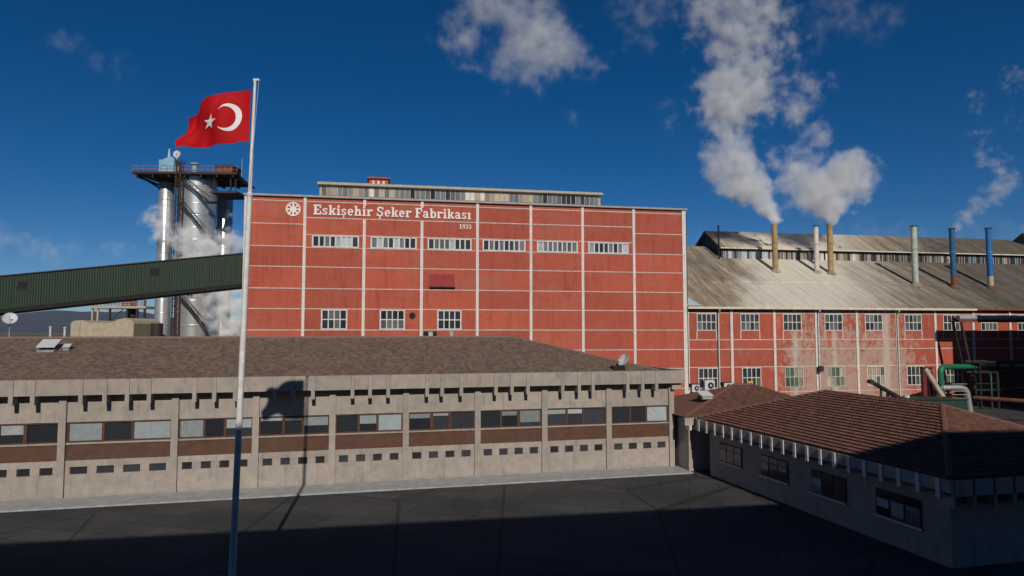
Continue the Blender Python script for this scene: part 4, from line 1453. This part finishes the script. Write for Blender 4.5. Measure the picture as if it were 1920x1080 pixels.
# dark pipe rack in the shade
rk = empty("pipe_rack", (A(1800, 720, RY+4).x, RY+4, 0), F.a)
tag(rk, "dark pipe rack standing in the shade at the right edge", "pipe rack")
for xx in (2.5, 8.5, 14.5, 20.5):
    for yy in (-1.2, 1.2):
        MB().box(xx-.14, xx+.14, yy-.14, yy+.14, 0, 7.0).build("post", M['black'], rk)
    MB().box(xx-.1, xx+.1, -1.4, 1.4, 5.2, 5.4).build("crossbeam", M['black'], rk)
    MB().box(xx-.1, xx+.1, -1.4, 1.4, 6.8, 6.998).build("crossbeam", M['black'], rk)
for i, (yy, zz_, rr_) in enumerate(((-1.0, 5.6, .18), (-.4, 5.55, .14), (.3, 5.62, .2), (-.9, 7.2, .2), (-.2, 7.15, .15), (.6, 7.25, .24), (-1.3, 3.9, .12), (-1.3, 2.9, .15))):
    MB().tube([(1.5, yy, zz_), (24, yy, zz_)], rr_, 10).build("pipe", M[('black', 'darkgreen', 'dark')[i % 3]], rk, True)
for xx, rr_ in ((4.2, .16), (5.4, .22), (10.6, .2), (12.2, .14), (17.0, .25)):
    MB().tube([(xx, -1.5, 0), (xx, -1.5, 5.0), (xx+.3, -1.1, 5.5)], rr_, 10).build("riser", M['darkgreen' if rr_ < .2 else 'black'], rk, True)
pipe_run("rusty_pipe", [A(1826, 746, RY-8), A(1990, 757, RY-16)], .3, M['rust'], "rusty pipe crossing low at the right edge", flanges=False)
# air conditioners hung on the wing wall beside the tall block
for i, (xx, yy, lab) in enumerate(((1300, 727, "small outdoor air conditioner closest to the tall block's corner"), (1326, 722, "largest outdoor air conditioner, below the wing's first window"), (1360, 724, "outdoor air conditioner right of the first down pipe"))):
    u, z = F.hit(xx, yy, WALLW)
    t = empty("air_conditioner", F.P(u, WALLW-.02, z), F.a)
    tag(t, lab, "air conditioner", "air conditioners on the wing wall")
    s_ = (.62, .82, .62)[i]
    MB().box(-s_, s_, -.85, -.22, -s_*.95, s_*.95).build("casing", M['lightgrey'], t)
    MB().tube([(s_*.2, -.90, 0), (s_*.2, -.852, 0)], s_*.62, 20).build("fan_grille", M['dark'], t)
    MB().tube([(s_*.2, -.93, 0), (s_*.2, -.902, 0)], s_*.2, 12).build("fan_hub", M['lightgrey'], t)
    for xq in (-s_*.8, s_*.8):
        MB().box(xq-.04, xq+.04, -.85, -.0, -s_*.95-.1, -s_*.95-.003).build("bracket", M['dark'], t)
    if i != 1:
        MB().box(-s_-.5, s_+.1, -.95, 0, s_*.97, s_*1.07).build("rain_cover", M['dark'], t)

# ------------------------------------------------------------------ unseen buildings out of the frame that throw the shade
bh = empty("boiler_house", F.P(113.6, -36), F.a)
tag(bh, "tall brick boiler house off the right edge shading the end of the wing", "factory")
box("wall", M['brick'], bh, 0, 52, 0, 16, 0, 24.2)
box("roof", M['cap'], bh, -.4, 52.4, -.4, 16.4, 24.202, 24.5)
for i in range(6):
    w_ = box("window", M['frame_white'], bh, -.06, -.005, 1.5+i*2.4, 3.1+i*2.4, 6, 9)
    box("pane", M['glass'], w_, -.09, -.065, 1.6+i*2.4, 3.0+i*2.4, 6.1, 8.9)
cb2 = empty("added_shade_block", (0, -3, 0), F.a)  # added unseen block, its height set to keep the yard in shade
tag(cb2, "unseen cream block behind the viewpoint, added to shade the yard", "building")
box("wall", M['cream'], cb2, -45, 55, -16, -1, 0, 29.5)
box("roof", M['cap'], cb2, -45.4, 55.4, -16.4, -.6, 29.502, 29.9)
# dark roof beyond the end of the wing
fb = empty("far_shed", F.P(176, 40), F.a)
tag(fb, "dark roofed shed beyond the far end of the monitor roof", "shed")
MB().add([(0, 0, 0), (40, 0, 0), (40, 20, 0), (0, 20, 0), (0, 0, 27), (40, 0, 27), (40, 20, 27), (0, 20, 27)], [(0, 1, 5, 4), (1, 2, 6, 5), (2, 3, 7, 6), (3, 0, 4, 7)]).build("wall", M['dark'], fb)
MB().hexa([(-.6, -.6, 26.9), (40.6, -.6, 26.9), (34, 10, 37.4), (6, 10, 37.4), (-.6, -.6, 27.2), (40.6, -.6, 27.2), (34, 10, 37.7), (6, 10, 37.7)]).build("roof", M['black'], fb)
MB().add([(-.6, 20.6, 27), (40.6, 20.6, 27), (34, 10, 37.6), (6, 10, 37.6), (-.6, -.6, 27), (40.6, -.6, 27)], [(0, 3, 2, 1), (0, 4, 3), (1, 2, 5)]).build("rear_roof", M['black'], fb)

# ------------------------------------------------------------------ steam and clouds (voxel grids, lit by sun and sky)
def vol_mat(name, dens, col=(1, 1, 1), g_=-.5):
    m = bpy.data.materials.new(name)
    m.use_nodes = True
    t = m.node_tree
    t.nodes.clear()
    out = t.nodes.new("ShaderNodeOutputMaterial")
    pv = t.nodes.new("ShaderNodeVolumePrincipled")
    pv.inputs["Color"].default_value = tuple(col) + (1,)
    pv.inputs["Density"].default_value = dens
    pv.inputs["Anisotropy"].default_value = g_
    t.links.new(pv.outputs[0], out.inputs["Volume"])
    return m
def vapour(name, blobs, Y, label, cat, k, voxel=1.9, thr=.56, amp=4.4, gain=1.0, nscale=34.0, thick=.55, group=None, seed=0, warp=.9):
    """blobs: (x, y, r, weight) seen at distance Y; lumps of vapour merged, torn by noise, sampled into a voxel grid"""
    px_ = Y/1280
    rnd = random.Random(seed+11)
    B = []
    for x, y, r, w in blobs:
        p = at(x, y, Y)
        p.y += rnd.uniform(-.5, .5)*r*px_*thick*2
        B.append((p, r*px_*1.6, w))
    o = B[0][0].copy()
    lo = Vector([min((p-o)[i]-R_*1.0 for p, R_, w in B) for i in range(3)])
    hi = Vector([max((p-o)[i]+R_*1.0 for p, R_, w in B) for i in range(3)])
    me = bpy.data.volumes.new(name)
    ob = bpy.data.objects.new(name, me)
    ob.location = o
    sc.collection.objects.link(ob)
    mat = vol_mat(name + "_vapour", k/px_)
    me.materials.append(mat)
    ng = bpy.data.node_groups.new(name, 'GeometryNodeTree')
    ng.interface.new_socket("Geometry", in_out='INPUT', socket_type='NodeSocketGeometry')
    ng.interface.new_socket("Geometry", in_out='OUTPUT', socket_type='NodeSocketGeometry')
    N_ = ng.nodes
    L_ = ng.links.new
    gi, go = N_.new("NodeGroupInput"), N_.new("NodeGroupOutput")
    pos = N_.new("GeometryNodeInputPosition").outputs[0]
    def vm(op, a, b=None):
        n = N_.new("ShaderNodeVectorMath"); n.operation = op
        for i, v in enumerate((a, b)):
            if v is None: continue
            if isinstance(v, (tuple, list, Vector)): n.inputs[i].default_value = tuple(v)
            else: L_(v, n.inputs[i])
        return n
    def ma(op, a, b=0.0, c=0.0):
        n = N_.new("ShaderNodeMath"); n.operation = op
        for i, v in enumerate((a, b, c)):
            if isinstance(v, (int, float)): n.inputs[i].default_value = v
            else: L_(v, n.inputs[i])
        return n.outputs[0]
    def noise(vec, size, detail):
        n = N_.new("ShaderNodeTexNoise")
        L_(vec, n.inputs["Vector"])
        n.inputs["Scale"].default_value = 1/(size*px_)
        n.inputs["Detail"].default_value = detail
        n.inputs["Roughness"].default_value = .7
        return n
    sh = vm('ADD', pos, (37.1*seed*px_*40, 11.3*seed*px_*40, 5.7)).outputs[0]
    w1 = noise(sh, nscale*2.2, 3).outputs["Color"]
    wv = vm('SCALE', vm('SUBTRACT', w1, (.5, .5, .5)).outputs[0])
    wv.inputs["Scale"].default_value = nscale*2.0*px_*warp
    wp = vm('ADD', pos, wv.outputs[0]).outputs[0]
    acc = None
    for p, R_, w in B:
        d = vm('SUBTRACT', wp, p-o).outputs[0]
        d2 = vm('DOT_PRODUCT', d, d).outputs["Value"]
        f = ma('MAXIMUM', ma('MULTIPLY_ADD', d2, -1/(R_*R_), 1.0), 0.0)
        acc = ma('MULTIPLY', f, w) if acc is None else ma('MULTIPLY_ADD', f, w, acc)
    raw = acc
    acc = ma('DIVIDE', ma('MULTIPLY', acc, 1.2), ma('MULTIPLY_ADD', acc, .5, 1.0))
    nz = noise(vm('ADD', sh, (3.3*px_, 0, 9.1*px_)).outputs[0], nscale, 6).outputs["Fac"]
    dn = ma('MULTIPLY_ADD', ma('SUBTRACT', nz, .5), amp, ma('SUBTRACT', acc, thr))
    dn = ma('MULTIPLY', dn, gain)
    dn = ma('MINIMUM', ma('MAXIMUM', dn, 0.0), 5.0)
    dn = ma('MULTIPLY', dn, ma('MINIMUM', ma('MULTIPLY', acc, 3.0), 1.0))
    dn = ma('MULTIPLY', dn, ma('MULTIPLY_ADD', raw, .16, .85))
    vc = N_.new("GeometryNodeVolumeCube")
    L_(dn, vc.inputs["Density"])
    vc.inputs["Min"].default_value = lo
    vc.inputs["Max"].default_value = hi
    for i, ax in enumerate("XYZ"):
        vc.inputs["Resolution " + ax].default_value = max(8, min(320, int((hi-lo)[i]/(voxel*px_))))
    sm = N_.new("GeometryNodeSetMaterial")
    sm.inputs["Material"].default_value = mat
    L_(vc.outputs[0], sm.inputs[0])
    L_(sm.outputs[0], go.inputs[0])
    md = ob.modifiers.new("vapour", 'NODES')
    md.node_group = ng
    tag(ob, label, cat, group)
    return ob
vapour("steam_plume", [(1453, 415, 8, 5), (1450, 407, 10, 4.5), (1441, 396, 14, 3.6), (1428, 382, 19, 2.6), (1412, 366, 24, 1.9), (1394, 348, 29, 1.5), (1376, 325, 34, 1.2), (1360, 296, 36, .85), (1395, 322, 26, .8), (1345, 330, 24, .55),
        (1345, 268, 30, .6), (1390, 285, 26, .55), (1330, 225, 30, .5), (1372, 250, 26, .4),
        (1345, 178, 36, .8), (1385, 165, 44, .9), (1412, 200, 38, .85), (1372, 208, 42, .9), (1335, 150, 34, .65), (1425, 140, 38, .7), (1320, 200, 26, .5),
        (1392, 105, 50, .55), (1420, 62, 56, .5), (1335, 72, 40, .45), (1375, 20, 62, .5), (1450, -5, 54, .45), (1310, 25, 46, .45), (1380, -50, 66, .5), (1490, 70, 40, .4)],
       124.6, "thick white steam plume from the nearest tan chimney, drifting up left", "steam", .034, seed=1, group="steam plumes over the wing")
vapour("steam_plume", [(1558, 415, 8, 4.5), (1557, 404, 13, 3.2), (1554, 388, 24, 2.0), (1572, 352, 42, 1.6), (1596, 328, 33, 1.5), (1590, 304, 24, 1.3), (1535, 364, 36, 1.2), (1494, 350, 34, .85), (1505, 372, 24, .7),
        (1464, 322, 32, .62), (1500, 305, 32, .65), (1526, 268, 27, .6), (1548, 240, 20, .6), (1450, 285, 24, .5), (1505, 172, 36, .48), (1532, 150, 28, .48), (1470, 190, 34, .48), (1490, 225, 26, .4), (1560, 255, 14, .45)],
       126.1, "big rounded ball of white steam above the second tan chimney", "steam", .034, seed=2, group="steam plumes over the wing")
vapour("steam_plume", [(1787, 430, 5, 3), (1797, 421, 8, 2.2), (1812, 406, 12, 1.5), (1835, 386, 15, 1.2), (1860, 366, 19, 1.0), (1884, 342, 21, .95), (1880, 312, 21, .75), (1852, 290, 22, .65), (1838, 255, 18, .55), (1835, 190, 20, .5), (1900, 150, 26, .5), (1905, 220, 18, .45)],
       124.9, "thin wisp of steam curling up from the teal blue chimney", "steam", .034, seed=3, nscale=20, group="steam plumes over the wing")
vapour("steam_cloud", [(275, 415, 16, .55), (300, 405, 22, .7), (330, 440, 26, .8), (370, 460, 30, .9), (410, 470, 30, .9), (440, 450, 22, .7), (350, 490, 26, .8), (400, 500, 26, .8), (300, 440, 18, .55), (430, 400, 14, .4)],
       118.5, "steam veiling the middle of the broad silver tower", "steam", .075, seed=4, nscale=22, thick=.3)
vapour("steam_cloud", [(400, 560, 26, .7), (430, 580, 30, .85), (440, 550, 26, .8), (420, 610, 28, .7), (446, 620, 24, .8)],
       121, "grey steam pocket below the conveyor beside the tall block", "steam", .06, seed=5, nscale=22, thick=.3)
CY = 1500.0
vapour("cloud", [(850, 62, 34, .8), (870, 98, 30, .7), (905, 22, 40, .8), (960, 12, 46, .9), (1010, 40, 46, 1), (1040, 75, 42, 1), (1000, 92, 46, .9), (960, 108, 44, .7), (990, 146, 40, .65), (1060, 112, 33, .75), (1110, 112, 34, .65), (935, 140, 30, .5), (900, -20, 50, .7)],
       CY, "large torn white cloud high over the tall block", "cloud", .014, voxel=2.6, seed=6, nscale=40, group="clouds")
vapour("cloud", [(1195, 15, 40, .6), (1210, 60, 30, .6), (1240, 10, 40, .55), (1190, 85, 20, .5), (1150, 0, 30, .45)], CY, "ragged thin cloud left of the tall steam plume's top", "cloud", .008, voxel=3, seed=7, nscale=34, group="clouds")
vapour("cloud", [(1600, 10, 40, .6), (1650, 40, 34, .6), (1560, 20, 40, .55), (1640, 70, 20, .5), (1690, 10, 30, .5), (1530, 60, 34, .5)], CY, "ragged thin cloud right of the tall steam plume's top", "cloud", .008, voxel=3, seed=8, nscale=34, group="clouds")
vapour("cloud", [(95, 70, 22, .6), (125, 80, 24, .6), (150, 88, 18, .55), (200, 120, 26, .5), (235, 122, 20, .5), (170, 108, 18, .5)], CY, "small faint cloud in the upper left sky", "cloud", .007, voxel=3, seed=9, nscale=26, group="clouds")
vapour("cloud", [(5, 442, 20, .8), (30, 455, 22, .75), (70, 465, 26, .75), (110, 470, 24, .7), (150, 474, 18, .6), (-30, 440, 30, .8)], CY*2, "flat pinkish cloud low over the conveyor at the left edge", "cloud", .008, voxel=3, seed=10, nscale=24, group="clouds")
vapour("cloud", [(200, 464, 14, .7), (220, 466, 16, .75), (242, 468, 14, .7)], CY*2, "tiny flat cloud low between the conveyor and the slim tower", "cloud", .008, voxel=3, seed=11, nscale=20, group="clouds")
vapour("cloud", [(1300, 440, 22, .7), (1340, 445, 26, .7), (1500, 432, 24, .7), (1560, 436, 28, .75), (1620, 428, 26, .75), (1680, 438, 30, .8), (1740, 440, 28, .75), (1800, 436, 28, .75), (1860, 434, 30, .75), (1910, 436, 30, .75), (1960, 440, 34, .8)],
       CY*2, "long low bluish cloud bank behind the monitor roof", "cloud", .004, voxel=3.5, seed=12, nscale=30, group="clouds")
vapour("cloud", [(1255, 205, 20, .6), (1262, 235, 18, .6), (1270, 258, 12, .5), (1240, 190, 12, .5)], CY, "small torn wisp left of the thick plume", "cloud", .008, voxel=2.5, seed=13, nscale=20, group="clouds")
vapour("cloud", [(1072, 218, 12, .8), (1078, 228, 9, .75)], CY, "tiny puff of cloud alone above the tall block", "cloud", .008, voxel=2, seed=14, nscale=14, group="clouds")
# ------------------------------------------------------------------ the air itself
hz = MB().box(-13500, 13500, -120, 11500, -6.5, 290).build("haze", vol_mat("haze_air", 3.0e-5, (.66, .80, 1.0), 0.0))
stuff(hz)
